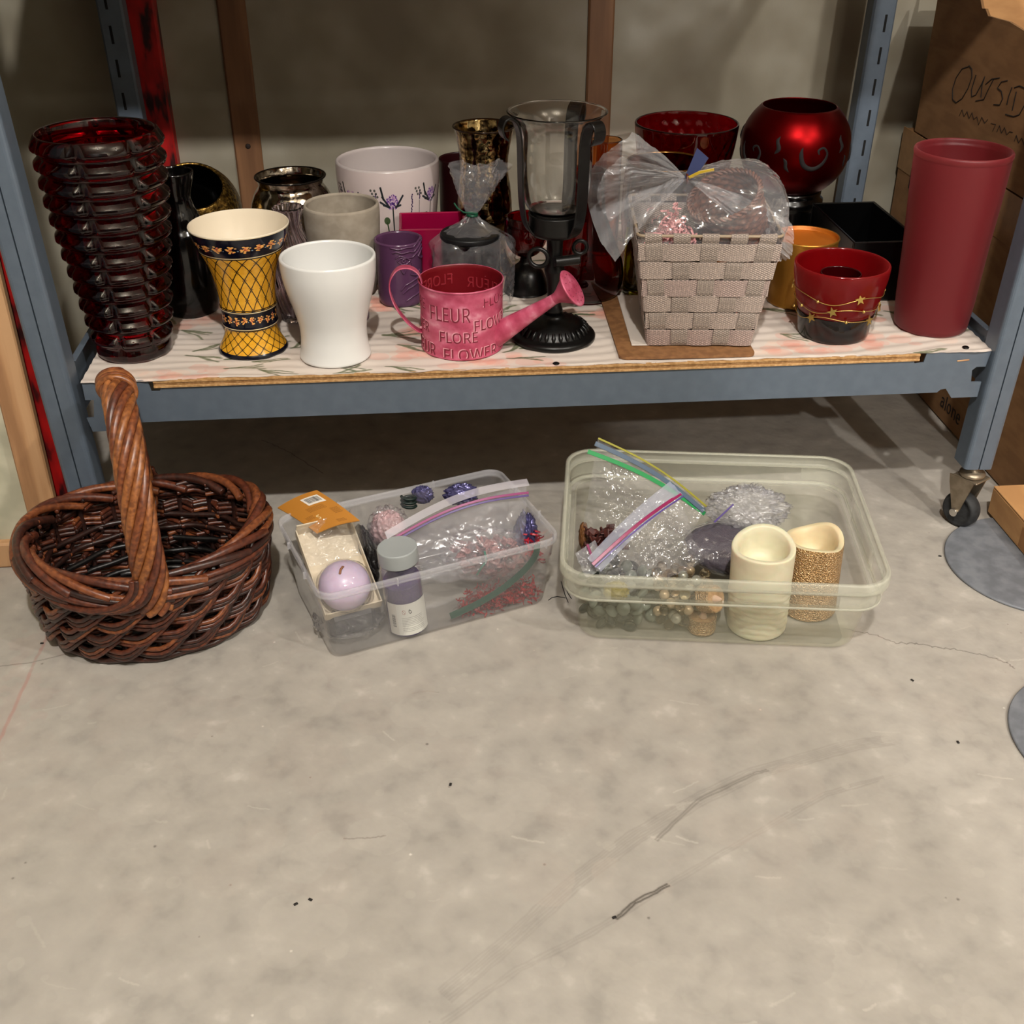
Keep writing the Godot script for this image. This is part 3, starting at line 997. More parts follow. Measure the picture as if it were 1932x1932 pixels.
func tall_red_vase() -> void:
	var t := thing("tall_vase", "tall dark red pressed-glass vase with stepped ridges, at the left end of the shelf", "vase", Vector3(-0.519, SHELF, -0.088))
	var tips := [0.0506, 0.0542, 0.0570, 0.0596, 0.0628, 0.0656, 0.0686, 0.0709, 0.0732, 0.0744, 0.0756, 0.0762]
	var prof := [[0.0, 0.0, 0], [0.040, 0.0, 0], [0.0445, 0.001, 0], [0.0466, 0.004, 0], [0.0470, 0.010, 0], [0.0455, 0.015, 0], [0.0440, 0.0185, 0]]
	for k in 12:
		var y := 0.0272 + 0.02155 * k
		var r: float = tips[k]
		prof.append_array([[r - 0.0022, y - 0.0062, 1], [r - 0.0002, y - 0.0036, 1], [r, y - 0.001, 1], [r - 0.0006, y + 0.0022, 1], [r - 0.0075, y + 0.0092, 0.2], [r - 0.0085, y + 0.0108, 0], [r - 0.0075, y + 0.0125, 0.2]])
	prof.resize(prof.size() - 4)
	prof.append_array([[0.0725, 0.2705, 0.6], [0.0700, 0.2745, 0.3], [0.0682, 0.2758, 0], [0.0660, 0.2750, 0], [0.0640, 0.272, 0]])
	for k in range(11, 0, -1):
		prof.append([tips[k] - 0.0135, 0.0272 + 0.02155 * k, 0])
	prof.append_array([[0.0365, 0.03, 0], [0.034, 0.022, 0], [0.026, 0.0185, 0], [0.0, 0.018, 0]])
	var mesh := lathe(prof, 112, func(p: Vector3, a: float, j: int) -> Vector3:
		var c := absf(cos(3.5 * a + 1.2))
		var notch := 1.0 - smoothstep(0.10, 0.34, c)
		var r := Vector2(p.x, p.z).length()
		if r < 1e-5:
			return p
		var k: float = (r - 0.0052 * notch * prof[j][2]) / r
		return Vector3(p.x * k, p.y, p.z * k))
	part("body", mesh, glass(Color(0.50, 0.012, 0.04)), t)


func dark_vases_at_left() -> void:
	var t := thing("black_vase", "glossy black waisted vase behind the yellow vase, beside the tall red glass", "vase", Vector3(-0.468, SHELF, -0.228))
	part("body", lathe(vessel(smooth([[0.0362, 0.0], [0.038, 0.03], [0.0385, 0.07], [0.036, 0.105], [0.030, 0.119], [0.026, 0.133], [0.0215, 0.144], [0.019, 0.157], [0.0225, 0.170], [0.0255, 0.181], [0.0268, 0.189]], 4), 0.003), 56), plain(Color(0.012, 0.012, 0.013), 0.12), t)
	# gold glitter bowl with a slanted mouth, black inside
	var n := Vector3(0.1, 0.86, 0.5).normalized()
	var b := thing("gold_bowl", "round gold crackle bowl vase with a slanted mouth and black inside, by the red stud", "vase", Vector3(-0.489, SHELF + 0.0715, -0.450))
	var turn := Basis(Quaternion(Vector3.UP, n))
	var outer := []
	var inner := []
	for k in 25:
		var a := -PI / 2 + (PI / 2 + 0.80) * k / 24.0
		outer.append([0.0715 * cos(a) if k > 0 else 0.0, 0.0715 * sin(a)])
	outer.append_array([[0.0490, 0.0525], [0.0474, 0.0534], [0.0458, 0.0528], [0.0450, 0.0515]])
	for k in 25:
		var a := 0.80 - (PI / 2 + 0.80) * k / 24.0
		inner.append([0.0665 * cos(a) * 0.96 if k < 24 else 0.0, 0.0665 * sin(a) + 0.002])
	var gm := plain(Color.WHITE, 0.3, 0.85)
	gm.albedo_texture = noise_tex(0.09, [[0.35, Color(0.20, 0.14, 0.05)], [0.55, Color(0.46, 0.35, 0.14)], [0.72, Color(0.72, 0.58, 0.28)]], 256, 3, FastNoiseLite.TYPE_CELLULAR, 51)
	gm.uv1_triplanar = true
	gm.uv1_scale = Vector3(9, 9, 9)
	gm.heightmap_enabled = true
	gm.heightmap_texture = noise_tex(0.09, [], 256, 2, FastNoiseLite.TYPE_CELLULAR, 52)
	gm.heightmap_scale = 0.12
	M.gold_crackle = gm
	var o := part("body", lathe(outer, 56), gm, b)
	o.basis = turn
	var i := part("lining", lathe(inner, 48), plain(Color(0.01, 0.01, 0.01), 0.15), b)
	i.basis = turn


func yellow_vase() -> void:
	var t := thing("yellow_vase", "yellow ceramic vase with black lattice and navy flower bands, second from the left", "vase", Vector3(-0.369, SHELF, -0.086), 0.3)
	var body := [[0.0, 0.0], [0.0425, 0.0], [0.0440, 0.0006], [0.0443, 0.0018], [0.0429, 0.0041], [0.0395, 0.0098], [0.0361, 0.0166], [0.0338, 0.0235], [0.0327, 0.0300], [0.0330, 0.0335], [0.0346, 0.0350], [0.0352, 0.0366], [0.0348, 0.0382], [0.0340, 0.0395], [0.0341, 0.0480], [0.0344, 0.0560], [0.0350, 0.0572], [0.0358, 0.0588], [0.0356, 0.0605], [0.0348, 0.0620], [0.0350, 0.0690], [0.0360, 0.0800], [0.0376, 0.0905], [0.0398, 0.1020], [0.0425, 0.1115], [0.0466, 0.1225], [0.0508, 0.1315], [0.0548, 0.1400], [0.0580, 0.1485], [0.0602, 0.1565], [0.0609, 0.1605]]
	var w := 384
	var h := 1024
	var im := picture(w, h, Color(0.85, 0.58, 0.10))
	var top := 0.1605
	var navy := Color(0.035, 0.04, 0.10)
	for j in h:
		var y := top * (1.0 - (j + 0.5) / h)
		var sec := 0
		var s := 0.0
		if y < 0.0052 or (y > 0.0345 and y < 0.0605) or y > 0.1335:
			sec = 1
		elif y < 0.0345:
			s = (y - 0.0052) / 0.0125
		else:
			s = 3.0 * (1.0 - pow(1.0 - (y - 0.0605) / 0.073, 0.80))
		var pale := absf(y - 0.1343) < 0.0006 or absf(y - 0.0366) < 0.0006 or absf(y - 0.0588) < 0.0006 or y > 0.1597
		var black := absf(y - 0.1328) < 0.0007 or absf(y - 0.0615) < 0.0006 or absf(y - 0.0338) < 0.0006
		for i in w:
			var u := (i + 0.5) / w * 6.0
			var c: Color
			if pale:
				c = Color(0.88, 0.80, 0.62)
			elif black:
				c = Color(0.06, 0.05, 0.05)
			elif sec == 1:
				c = navy
			else:
				var a := absf(fposmod(u + s, 1.0) - 0.5)
				var b := absf(fposmod(u - s, 1.0) - 0.5)
				var tone := 0.5 + 0.5 * noise.get_noise_2d(i * 0.02, j * 0.02)
				c = Color(0.80, 0.56, 0.13).lerp(Color(0.88, 0.67, 0.20), tone)
				if a < 0.046 or b < 0.046:
					c = Color(0.07, 0.055, 0.05)
				else:
					# little stitches beside the crossings
					var du := fposmod(u, 0.5)
					var ds := fposmod(s, 0.5)
					var near_u := minf(du, 0.5 - du)
					var near_s := minf(ds, 0.5 - ds)
					var cross := (int(floor(u * 2.0 + 0.5)) + int(floor(s * 2.0 + 0.5))) % 2 != 0
					if cross and ((near_s < 0.015 and near_u > 0.08 and near_u < 0.19) or (near_u < 0.018 and near_s > 0.07 and near_s < 0.15)):
						c = Color(0.12, 0.09, 0.06)
			im.set_pixel(i, j, c)
	# flowers on the bands
	for bnd in [[0.146, 0.0066], [0.0476, 0.0066]]:
		for k in 7:
			var cx := (k + 0.5) * w / 7.0
			var y: float = bnd[0] + rng.randf_range(-0.0012, 0.0012)
			var cy := h * (1.0 - y / top)
			var sx: float = w / 6.0 / (TAU * 0.045 / 18.0) * 0.9
			var sy := h / top
			var rr: float = bnd[1] * rng.randf_range(0.7, 1.0)
			for q in 22:
				var a := rng.randf() * TAU
				dot(im, cx + cos(a) * rr * sx * 0.8 * rng.randf(), cy + sin(a) * rr * sy * 0.8 * rng.randf(), 5.0, Color(0.90, 0.62, 0.32) if q % 3 else Color(0.83, 0.45, 0.30))
			for q in 5:
				var a := TAU * q / 5.0 + rng.randf()
				dot(im, cx + cos(a) * rr * sx * 0.75, cy + sin(a) * rr * sy * 0.75, 6.0, Color(0.92, 0.68, 0.36))
			dot(im, cx, cy, 5.0, Color(0.55, 0.25, 0.12))
			dot(im, cx + w / 14.0, cy + 10, 4.0, Color(0.50, 0.58, 0.62))
			dot(im, cx + w / 14.0 - 8, cy - 14, 5.0, Color(0.85, 0.66, 0.42))
	var m := plain(Color.WHITE, 0.16)
	m.albedo_texture = tex(im)
	m.uv1_scale = Vector3(3, 1, 1)
	part("body", lathe(body, 72), m, t)
	part("lining", lathe([[0.0609, 0.1603], [0.0611, 0.1614], [0.0604, 0.1623], [0.0594, 0.1618], [0.0578, 0.155], [0.0545, 0.1445], [0.0500, 0.1345], [0.0440, 0.1215], [0.0395, 0.110], [0.0350, 0.092], [0.0325, 0.07], [0.031, 0.04], [0.031, 0.02], [0.028, 0.008], [0.0, 0.007]], 72), plain(Color(0.87, 0.82, 0.73), 0.18), t)


func white_and_grey_pots() -> void:
	var w := thing("white_vase", "plain white glazed vase with a flared waist, in front of the purple cups", "vase", Vector3(-0.262, SHELF, -0.051))
	part("body", lathe(vessel(smooth([[0.0440, 0.0], [0.0449, 0.003], [0.0440, 0.007], [0.0427, 0.0139], [0.0414, 0.029], [0.0418, 0.040], [0.0432, 0.050], [0.0482, 0.070], [0.0537, 0.090], [0.0572, 0.108], [0.0583, 0.122], [0.0585, 0.1295]], 4), 0.0042, 0.006), 72), plain(Color(0.86, 0.86, 0.85), 0.22), w)
	# big planter with lavender print
	var pw := 2048
	var im := picture(pw, 512, Color(0.80, 0.745, 0.73))
	var bloom := func(cx: float, cy: float, s: float) -> void:
		for k in 110:
			var a := rng.randf() * TAU
			var r := sqrt(rng.randf()) * 20.0 * s
			dot(im, cx + cos(a) * r, cy + sin(a) * r * 1.05, 2.4 * s, [Color(0.28, 0.18, 0.42), Color(0.45, 0.30, 0.58), Color(0.62, 0.48, 0.66), Color(0.76, 0.62, 0.72)][k % 4])
		for g in [[-1.0, -0.55], [1.0, -0.6], [-0.9, 0.15], [0.75, 0.2], [-1.2, -0.1]]:
			stroke(im, [[cx + g[0] * 12 * s, cy + 14 * s], [cx + g[0] * 34 * s, cy + g[1] * 32 * s + 6]], 6.0 * s, Color(0.15, 0.17, 0.19, 0.9))
		stroke(im, [[cx, cy + 18 * s], [cx + 3, cy + 90 * s]], 4.5 * s, Color(0.16, 0.19, 0.17, 0.9))
	var spike := func(cx: float, cy: float, n: int) -> void:
		for k in n:
			dot(im, cx + rng.randf_range(-4, 4), cy + k * 9.0, 4.6, Color(0.17, 0.11, 0.27, 0.95))
		stroke(im, [[cx, cy + n * 9.0], [cx + 2, cy + n * 9.0 + 90]], 3.5, Color(0.18, 0.22, 0.18, 0.9))
	for k in 7:
		var u := 0.06 + k * 0.1408
		bloom.call(u * pw, 140.0 + 10 * (k % 2), 1.9)
		spike.call((u + 0.062) * pw, 120.0, 12)
		spike.call((u - 0.052) * pw, 110.0, 5)
		stroke(im, [[(u - 0.035) * pw, 75.0], [(u - 0.028) * pw, 135.0]], 12.0, Color(0.13, 0.15, 0.15, 0.9))
		for i in 6:
			dot(im, (u - 0.066 + 0.004 * i) * pw, 90.0 + 16 * (i % 3), 7.0, Color(0.18, 0.20, 0.18, 0.75))
		stroke(im, [[(u - 0.02) * pw, 260.0], [(u - 0.012) * pw, 360.0]], 8.0, Color(0.16, 0.24, 0.14, 0.9))
		dot(im, (u - 0.02) * pw, 250.0, 20.0, Color(0.20, 0.28, 0.16, 0.9))
	var p := thing("planter", "large white ceramic planter printed with purple thistles and lavender, at the back", "planter", Vector3(-0.193, SHELF, -0.44))
	var prof := vessel(smooth([[0.058, 0.0], [0.063, 0.025], [0.0695, 0.05], [0.0735, 0.080], [0.0765, 0.110], [0.0775, 0.130], [0.0772, 0.1450]], 4), 0.0055, 0.006)
	var pm := plain(Color.WHITE, 0.22)
	pm.albedo_texture = tex(im)
	var split := 0
	for k in prof.size():
		if prof[k][1] >= 0.1449:
			split = k
			break
	part("body", lathe(prof.slice(0, split + 1), 72), pm, p)
	part("lining", lathe(prof.slice(split), 72), plain(Color(0.72, 0.68, 0.67), 0.25), p)
	# concrete pot with two white letters to be seen
	var c := thing("concrete_pot", "round grey concrete pot with white letters, between the mercury glass and the planter", "plant pot", Vector3(-0.256, SHELF, -0.278))
	part("body", lathe(vessel(smooth([[0.040, 0.0], [0.045, 0.02], [0.0485, 0.05], [0.0508, 0.078], [0.0524, 0.104], [0.0528, 0.119], [0.0523, 0.1265]], 4), 0.0048, 0.006, 0.0025), 64), grain(Color(0.56, 0.52, 0.46), Color(0.64, 0.60, 0.54), 0.9, Vector3(7, 7, 7), 0.02, 0.0, 0.02, 61), c)
	part("lettering", text_on_cylinder("RD", 0.0135, 0.0497, 0.50, 0.058, 0.0008), plain(Color(0.85, 0.83, 0.80), 0.7), c)
	# magenta square pot
	var q := thing("square_pot", "glossy magenta square pot behind the purple face cup and the tied clear bag", "plant pot", Vector3(-0.130, SHELF, -0.3185))
	var mm := plain(Color(0.56, 0.022, 0.22), 0.28)
	for s in [[0.046, 0.0, true], [-0.046, 0.0, true], [0.0, 0.040, false], [0.0, -0.040, false]]:
		part("wall", bbox(Vector3(0.004 if s[2] else 0.096, 0.0885, 0.076 if s[2] else 0.004), 0.0012), mm, q, Vector3(s[0], 0.04425, s[1]))
	part("base", bbox(Vector3(0.09, 0.004, 0.076), 0.001), mm, q, Vector3(0, 0.0025, 0))


func tiki_cups() -> void:
	var cup := lathe(vessel(smooth([[0.0300, 0.0], [0.0309, 0.003], [0.0312, 0.02], [0.0318, 0.05], [0.0330, 0.083], [0.0336, 0.0885]], 3), 0.0036, 0.005), 56)
	var m := plain(Color(0.33, 0.205, 0.32), 0.2)
	var a := thing("purple_cup", "purple glazed cup with a raised face, left of the clear bag's base", "cup", Vector3(-0.179, SHELF, -0.237), 0.0, "purple cups")
	part("body", cup, m, a)
	var relief := []
	for s in [
		[[1350, 1050], [1420, 1062], [1500, 1052], [1555, 1062], [1595, 1035], [1638, 1000]], [[1365, 1095], [1400, 1082], [1450, 1100], [1520, 1092], [1560, 1108], [1600, 1080], [1640, 1040]], [[1392, 1140], [1430, 1118], [1500, 1140], [1545, 1150], [1600, 1120], [1640, 1075]],
		[[1405, 1165], [1440, 1140], [1490, 1142], [1530, 1170], [1490, 1198], [1440, 1192], [1405, 1165]], [[1443, 1165], [1465, 1150], [1487, 1165], [1465, 1182], [1443, 1165]], [[1600, 1165], [1625, 1130], [1640, 1125]], [[1600, 1165], [1625, 1200], [1640, 1205]],
		[[1535, 1190], [1550, 1250], [1530, 1300], [1575, 1320], [1620, 1280]], [[1420, 1210], [1460, 1280], [1490, 1240]], [[1425, 1430], [1470, 1385], [1540, 1362], [1625, 1340]], [[1440, 1460], [1500, 1420], [1570, 1400], [1630, 1380]], [[1470, 1530], [1540, 1500], [1600, 1490], [1630, 1470]]]:
		var pts := []
		for k in s.size() - 1:
			for i in 4:
				var q := Vector2(s[k][0], s[k][1]).lerp(Vector2(s[k + 1][0], s[k + 1][1]), i / 4.0)
				var th := asin(clampf((q.x - 1420.0) / 222.0, -0.99, 0.99))
				var y := (1590.0 - q.y + 35.0 * (1.0 - cos(th))) / 555.0 * 0.0885
				var r := 0.0312 + 0.0022 * y / 0.0885
				pts.append(Vector3(r * sin(th), y, r * cos(th)))
		relief.append([tube(pts, 0.0012, 6), Transform3D()])
	part("raised_face", join(relief), m, a)
	var b := thing("purple_cup", "purple glazed cup mostly hidden behind the white vase, in front of the concrete pot", "cup", Vector3(-0.253, SHELF, -0.172), 0.0, "purple cups")
	part("body", cup, m, b, Vector3.ZERO)
	b.scale = Vector3(1, 1.0, 1)


func glass_and_mercury() -> void:
	# clear swirl-cut glass vase
	var s := thing("cut_glass_vase", "clear swirl-ribbed glass vase squeezed between the yellow and the white vase", "vase", Vector3(-0.318, SHELF, -0.182))
	var prof := vessel(smooth([[0.0225, 0.0], [0.0235, 0.008], [0.0279, 0.030], [0.0300, 0.060], [0.0270, 0.089], [0.0195, 0.112], [0.0150, 0.128], [0.0165, 0.142], [0.0200, 0.152]], 4), 0.003, 0.006)
	part("body", lathe(prof, 90, func(p: Vector3, a: float, j: int) -> Vector3:
		var r := Vector2(p.x, p.z).length()
		if r < 0.008 or j > prof.size() / 2:
			return p
		var k := (r + 0.0009 * sin(a * 15.0 + p.y * 150.0)) / r
		return Vector3(p.x * k, p.y, p.z * k)), glass(Color(0.90, 0.86, 0.90)), s)
	# silver mercury glass vase
	var mm := plain(Color.WHITE, 0.10, 1.0)
	mm.albedo_texture = noise_tex(0.03, [[0.25, Color(0.30, 0.26, 0.22)], [0.5, Color(0.66, 0.62, 0.56)], [0.8, Color(0.82, 0.79, 0.74)]], 256, 4, FastNoiseLite.TYPE_SIMPLEX_SMOOTH, 71)
	mm.uv1_triplanar = true
	mm.uv1_scale = Vector3(8, 8, 8)
	mm.heightmap_enabled = true
	mm.heightmap_texture = noise_tex(0.02, [], 256, 3, FastNoiseLite.TYPE_CELLULAR, 72)
	mm.heightmap_scale = 0.10
	var v := thing("mercury_vase", "bulging silver mercury-glass vase with a wide flared mouth, at the back left", "vase", Vector3(-0.339, SHELF, -0.44))
	part("body", lathe(vessel(smooth([[0.034, 0.0], [0.045, 0.012], [0.058, 0.035], [0.0635, 0.058], [0.0625, 0.080], [0.0568, 0.098], [0.0492, 0.110], [0.0487, 0.116], [0.0520, 0.1236]], 5), 0.0026), 64), mm, v)
	part("rim", lathe([[0.0505, 0.1236], [0.0530, 0.1232], [0.0538, 0.1245], [0.0530, 0.1258], [0.0510, 0.1256], [0.0505, 0.1236]], 56), plain(Color(0.10, 0.09, 0.085), 0.12, 0.6), v)
	# gold mercury hurricane vase
	var gm := mm.duplicate()
	gm.albedo_texture = noise_tex(0.03, [[0.28, Color(0.13, 0.09, 0.05)], [0.48, Color(0.52, 0.43, 0.27)], [0.8, Color(0.80, 0.72, 0.53)]], 256, 4, FastNoiseLite.TYPE_SIMPLEX_SMOOTH, 73)
	gm.heightmap_scale = 0.16
	var g := thing("mercury_vase", "tall waisted gold mercury-glass vase behind the black candle holder's clear glass", "vase", Vector3(-0.052, SHELF, -0.36))
	part("body", lathe(vessel(smooth([[0.040, 0.0], [0.043, 0.005], [0.035, 0.020], [0.032, 0.040], [0.0375, 0.065], [0.0400, 0.086], [0.0385, 0.118], [0.0350, 0.145], [0.0358, 0.170], [0.0397, 0.193], [0.0436, 0.2085]], 5), 0.0026), 64), gm, g)
	part("rim", lathe([[0.0420, 0.2085], [0.0444, 0.2082], [0.0449, 0.2095], [0.0442, 0.2108], [0.0424, 0.2106], [0.0420, 0.2085]], 56), plain(Color(0.16, 0.10, 0.05), 0.12, 0.5), g)
	# maroon cylinder
	var d := thing("maroon_vase", "dark maroon ceramic cylinder vase at the back, between the planter and the gold mercury glass", "vase", Vector3(-0.078, SHELF, -0.49))
	part("body", lathe(vessel([[0.036, 0.0], [0.0370, 0.004], [0.0372, 0.06], [0.0374, 0.1295], [0.0374, 0.1320]], 0.003), 48), plain(Color(0.13, 0.012, 0.022), 0.3), d)
	# tied clear gift bag with a lidded jar in it
	var j := thing("candle_jar", "smoky glass candle jar with a black lid inside the tied clear bag", "jar", Vector3(-0.080, SHELF + 0.001, -0.226))
	part("body", lathe(vessel([[0.0395, 0.0], [0.0410, 0.003], [0.0412, 0.05], [0.0410, 0.084], [0.0400, 0.089]], 0.003), 48), glass(Color(0.50, 0.45, 0.47)), j)
	part("wax", lathe([[0.0, 0.0042], [0.035, 0.0042], [0.0372, 0.006], [0.0372, 0.055], [0.036, 0.057], [0.0, 0.0565]], 40), plain(Color(0.10, 0.06, 0.07), 0.5), j)
	part("lid", lathe([[0.0, 0.0905], [0.0405, 0.0905], [0.0418, 0.0918], [0.0418, 0.0965], [0.0400, 0.0985], [0.0, 0.0985]], 48), plain(Color(0.035, 0.045, 0.06), 0.45), j)
	part("lid_label", lathe([[0.0, 0.0986], [0.022, 0.0986], [0.022, 0.0990], [0.0, 0.0990]], 4), plain(Color(0.03, 0.045, 0.09), 0.3), j, Vector3(0.010, 0, 0.006), Vector3(0, 0.3, 0))
	var b := thing("gift_bag", "clear cellophane gift bag tied with a green twist, behind the pink watering can", "bag", Vector3(-0.077, SHELF + 0.0008, -0.228))
	var cell := film(Color(0.88, 0.88, 0.90), 0.09, 0.08)
	M.cello = cell
	part("pouch", grid(84, 60, func(u: float, vv: float) -> Vector3:
		var a := TAU * u
		var y := vv * 0.122
		var r := 0.0535 + 0.003 * sin(vv * 2.2)
		if vv > 0.66:
			var k := (vv - 0.66) / 0.34
			r = lerpf(r, 0.006, smoothstep(0.0, 1.0, k))
		var sq := 1.0 / pow(pow(absf(cos(a)), 3.4) + pow(absf(sin(a)), 3.4), 1 / 3.4)
		r *= lerpf(1.0, sq, 0.5 * (1.0 - vv))
		var fold := 0.0018 * sin(a * 7.0 + 3.0 * sin(y * 40.0)) + 0.0022 * ridge(a * 2.2, y * 34.0, 3.0) + 0.0035 * vv * vv * sin(a * 11.0)
		r = maxf(r + fold * (1.0 if vv < 0.97 else 0.3), 0.004)
		return Vector3(r * cos(a), y, -r * sin(a) * 0.80), true), cell, b)
	part("tuft", grid(70, 26, func(u: float, vv: float) -> Vector3:
		var a := TAU * u
		var y := 0.122 + vv * (0.066 + 0.006 * sin(a * 3.0))
		var r := 0.006 + 0.026 * pow(vv, 0.8) + 0.007 * vv * sin(a * 6.0 + vv * 2.0) + 0.006 * vv * ridge(a * 2.0, vv * 6.0, 9.0)
		return Vector3(r * cos(a) + 0.012 * vv, y, -r * sin(a) * 0.55), true), cell, b)
	var tie := []
	for k in 26:
		var a := TAU * k / 12.0
		tie.append(Vector3(0.0072 * cos(a), 0.1205 + 0.003 * k / 26.0, 0.0066 * sin(a)))
	tie.append_array([Vector3(-0.012, 0.127, 0.006), Vector3(-0.020, 0.133, 0.006), Vector3(-0.024, 0.139, 0.004)])
	part("twist_tie", tube(tie, 0.0013, 6), plain(Color(0.02, 0.30, 0.20), 0.35), b)


func ridge(x: float, y: float, sd: float) -> float:
	# sharp folds: -1 to 1
	return 1.0 - 2.4 * absf(noise.get_noise_3d(x, y, sd)) - 0.8 * absf(noise.get_noise_3d(x * 2.3, y * 2.3, sd + 4.0))


func watering_can() -> void:
	var t := thing("watering_can", "pink tin watering can with embossed flower words, at the front of the shelf", "watering can", Vector3(-0.100, SHELF, -0.071))
	var m := plain(Color.WHITE, 0.42)
	m.albedo_texture = noise_tex(0.012, [[0.15, Color(0.64, 0.22, 0.33)], [0.45, Color(0.73, 0.31, 0.42)], [0.65, Color(0.78, 0.38, 0.49)], [0.90, Color(0.87, 0.60, 0.66)]], 512, 6, FastNoiseLite.TYPE_SIMPLEX_SMOOTH, 81)
	m.uv1_triplanar = true
	m.uv1_scale = Vector3(6, 6, 6)
	m.metallic = 0.15
	part("body", lathe([[0.0, 0.0018], [0.0505, 0.0018], [0.0512, 0.0], [0.0527, 0.0], [0.0532, 0.0016], [0.0525, 0.0032], [0.0520, 0.0045], [0.0522, 0.04], [0.0528, 0.080], [0.0530, 0.0868], [0.0540, 0.0876], [0.0542, 0.0888], [0.0534, 0.0898], [0.0526, 0.0892]], 80), m, t)
	var inside := plain(Color(0.42, 0.045, 0.08), 0.38)
	part("lining", lathe([[0.0527, 0.0894], [0.0518, 0.0880], [0.0514, 0.084], [0.0508, 0.04], [0.0506, 0.006], [0.0, 0.0040]], 72), inside, t)
	# embossed words: dark letters set proud on the tin
	var dark := plain(Color(0.47, 0.12, 0.20), 0.5)
	var pale := plain(Color(0.86, 0.62, 0.66), 0.5)
	for q in [["FLEUR", 0.0185, -0.36, 0.0590, 0.80, 1.0], ["FLORE", 0.0135, -0.13, 0.0295, 1.0, 1.0], ["FLORE", 0.0135, 0.98, 0.0730, 1.0, 1.0], ["FLOWER", 0.0135, 0.88, 0.0440, 1.0, 1.0], ["FLOWER", 0.0145, 0.20, 0.0065, 1.05, 1.0], ["FLEUR", 0.0165, -1.24, 0.0090, 0.85, 1.0], ["FLOWER", 0.0130, -1.50, 0.0375, 0.9, 1.0], ["FLORE", 0.0135, -1.55, 0.066, 1.0, 1.0], ["FLORE", 0.0150, 2.9, 0.068, 1.0, 1.0], ["FLEUR", 0.017, 3.9, 0.045, 0.9, 1.0]]:
		var l := part("embossed_word", text_on_cylinder(q[0], q[1] * 1.35, 0.05235, q[2], q[3], 0.0008, 0.0, q[4]), dark, t)
		part("worn_edge", text_on_cylinder(q[0], q[1] * 1.35, 0.0520, q[2] - 0.020, q[3] + 0.0007, 0.0012, 0.0, q[4]), pale, l)
	# the words show from behind on the far inside
	for q in [["FLORE", 0.0140, 3.80, 0.071], ["FLEUR", 0.014, 2.45, 0.066]]:
		part("embossed_word", text_on_cylinder(q[0], q[1] * 1.3, 0.0511, q[2], q[3], 0.0012), plain(Color(0.58, 0.16, 0.20), 0.4), t)
	# handle: a bent strap
	var pts := []
	var nrm := []
	var raw := []
	for q in [[-0.049, 0.0995 - 0.012], [-0.053, 0.100], [-0.064, 0.1075], [-0.078, 0.106], [-0.0875, 0.094], [-0.0895, 0.079], [-0.0840, 0.059], [-0.071, 0.038], [-0.058, 0.0255], [-0.0515, 0.0225]]:
		raw.append([q[0] + 10.0, q[1]])
	var sm := smooth(raw, 5)
	for k in sm.size():
		pts.append(Vector3(sm[k][0] - 10.0, sm[k][1], 0.006))
	for k in sm.size():
		var d: Vector3 = (pts[mini(k + 1, sm.size() - 1)] - pts[maxi(k - 1, 0)]).normalized()
		nrm.append(Vector3(-d.y, d.x, 0))
	part("handle", band(pts, nrm, 0.013, 0.0016), m, t)
	part("rivet", ball(0.0018, 10, 6), pale, t, Vector3(-0.0526, 0.0275, 0.006))
	# spout and rose
	var a := Vector3(0.038, 0.016, 0.016)
	var d := Vector3(0.078, 0.060, 0.028).normalized()
	var b := a + d * 0.103
	var turn := Basis(Quaternion(Vector3.UP, d))
	part("spout", lathe([[0.0158, 0.0], [0.0150, 0.012], [0.0100, 0.06], [0.0068, 0.098], [0.0070, 0.103], [0.0060, 0.103], [0.006, 0.095], [0.009, 0.06], [0.014, 0.01], [0.0150, 0.0], [0.0158, 0.0]], 40), m, t, a).basis = turn
	var rose := part("rose", lathe([[0.0066, -0.006], [0.0072, 0.0], [0.0090, 0.004], [0.0170, 0.0165], [0.0240, 0.0225], [0.0248, 0.0236], [0.0240, 0.0248], [0.0225, 0.0252], [0.012, 0.0262], [0.0, 0.0266]], 48), m, t, b)
	rose.basis = turn
	var holes := []
	for k in 19:
		var rr := 0.0 if k == 0 else (0.009 if k < 7 else 0.018)
		var g := 0.0 if k == 0 else (TAU * k / 6.0 if k < 7 else TAU * k / 12.0)
		holes.append([lathe([[0.0, 0.0], [0.0008, 0.0], [0.0008, 0.0009], [0.0, 0.0010]], 6), at(rr * cos(g), 0.0254 + 0.0007 * (1.0 - rr / 0.02), rr * sin(g))])
	part("rose_holes", join(holes), dark, rose)


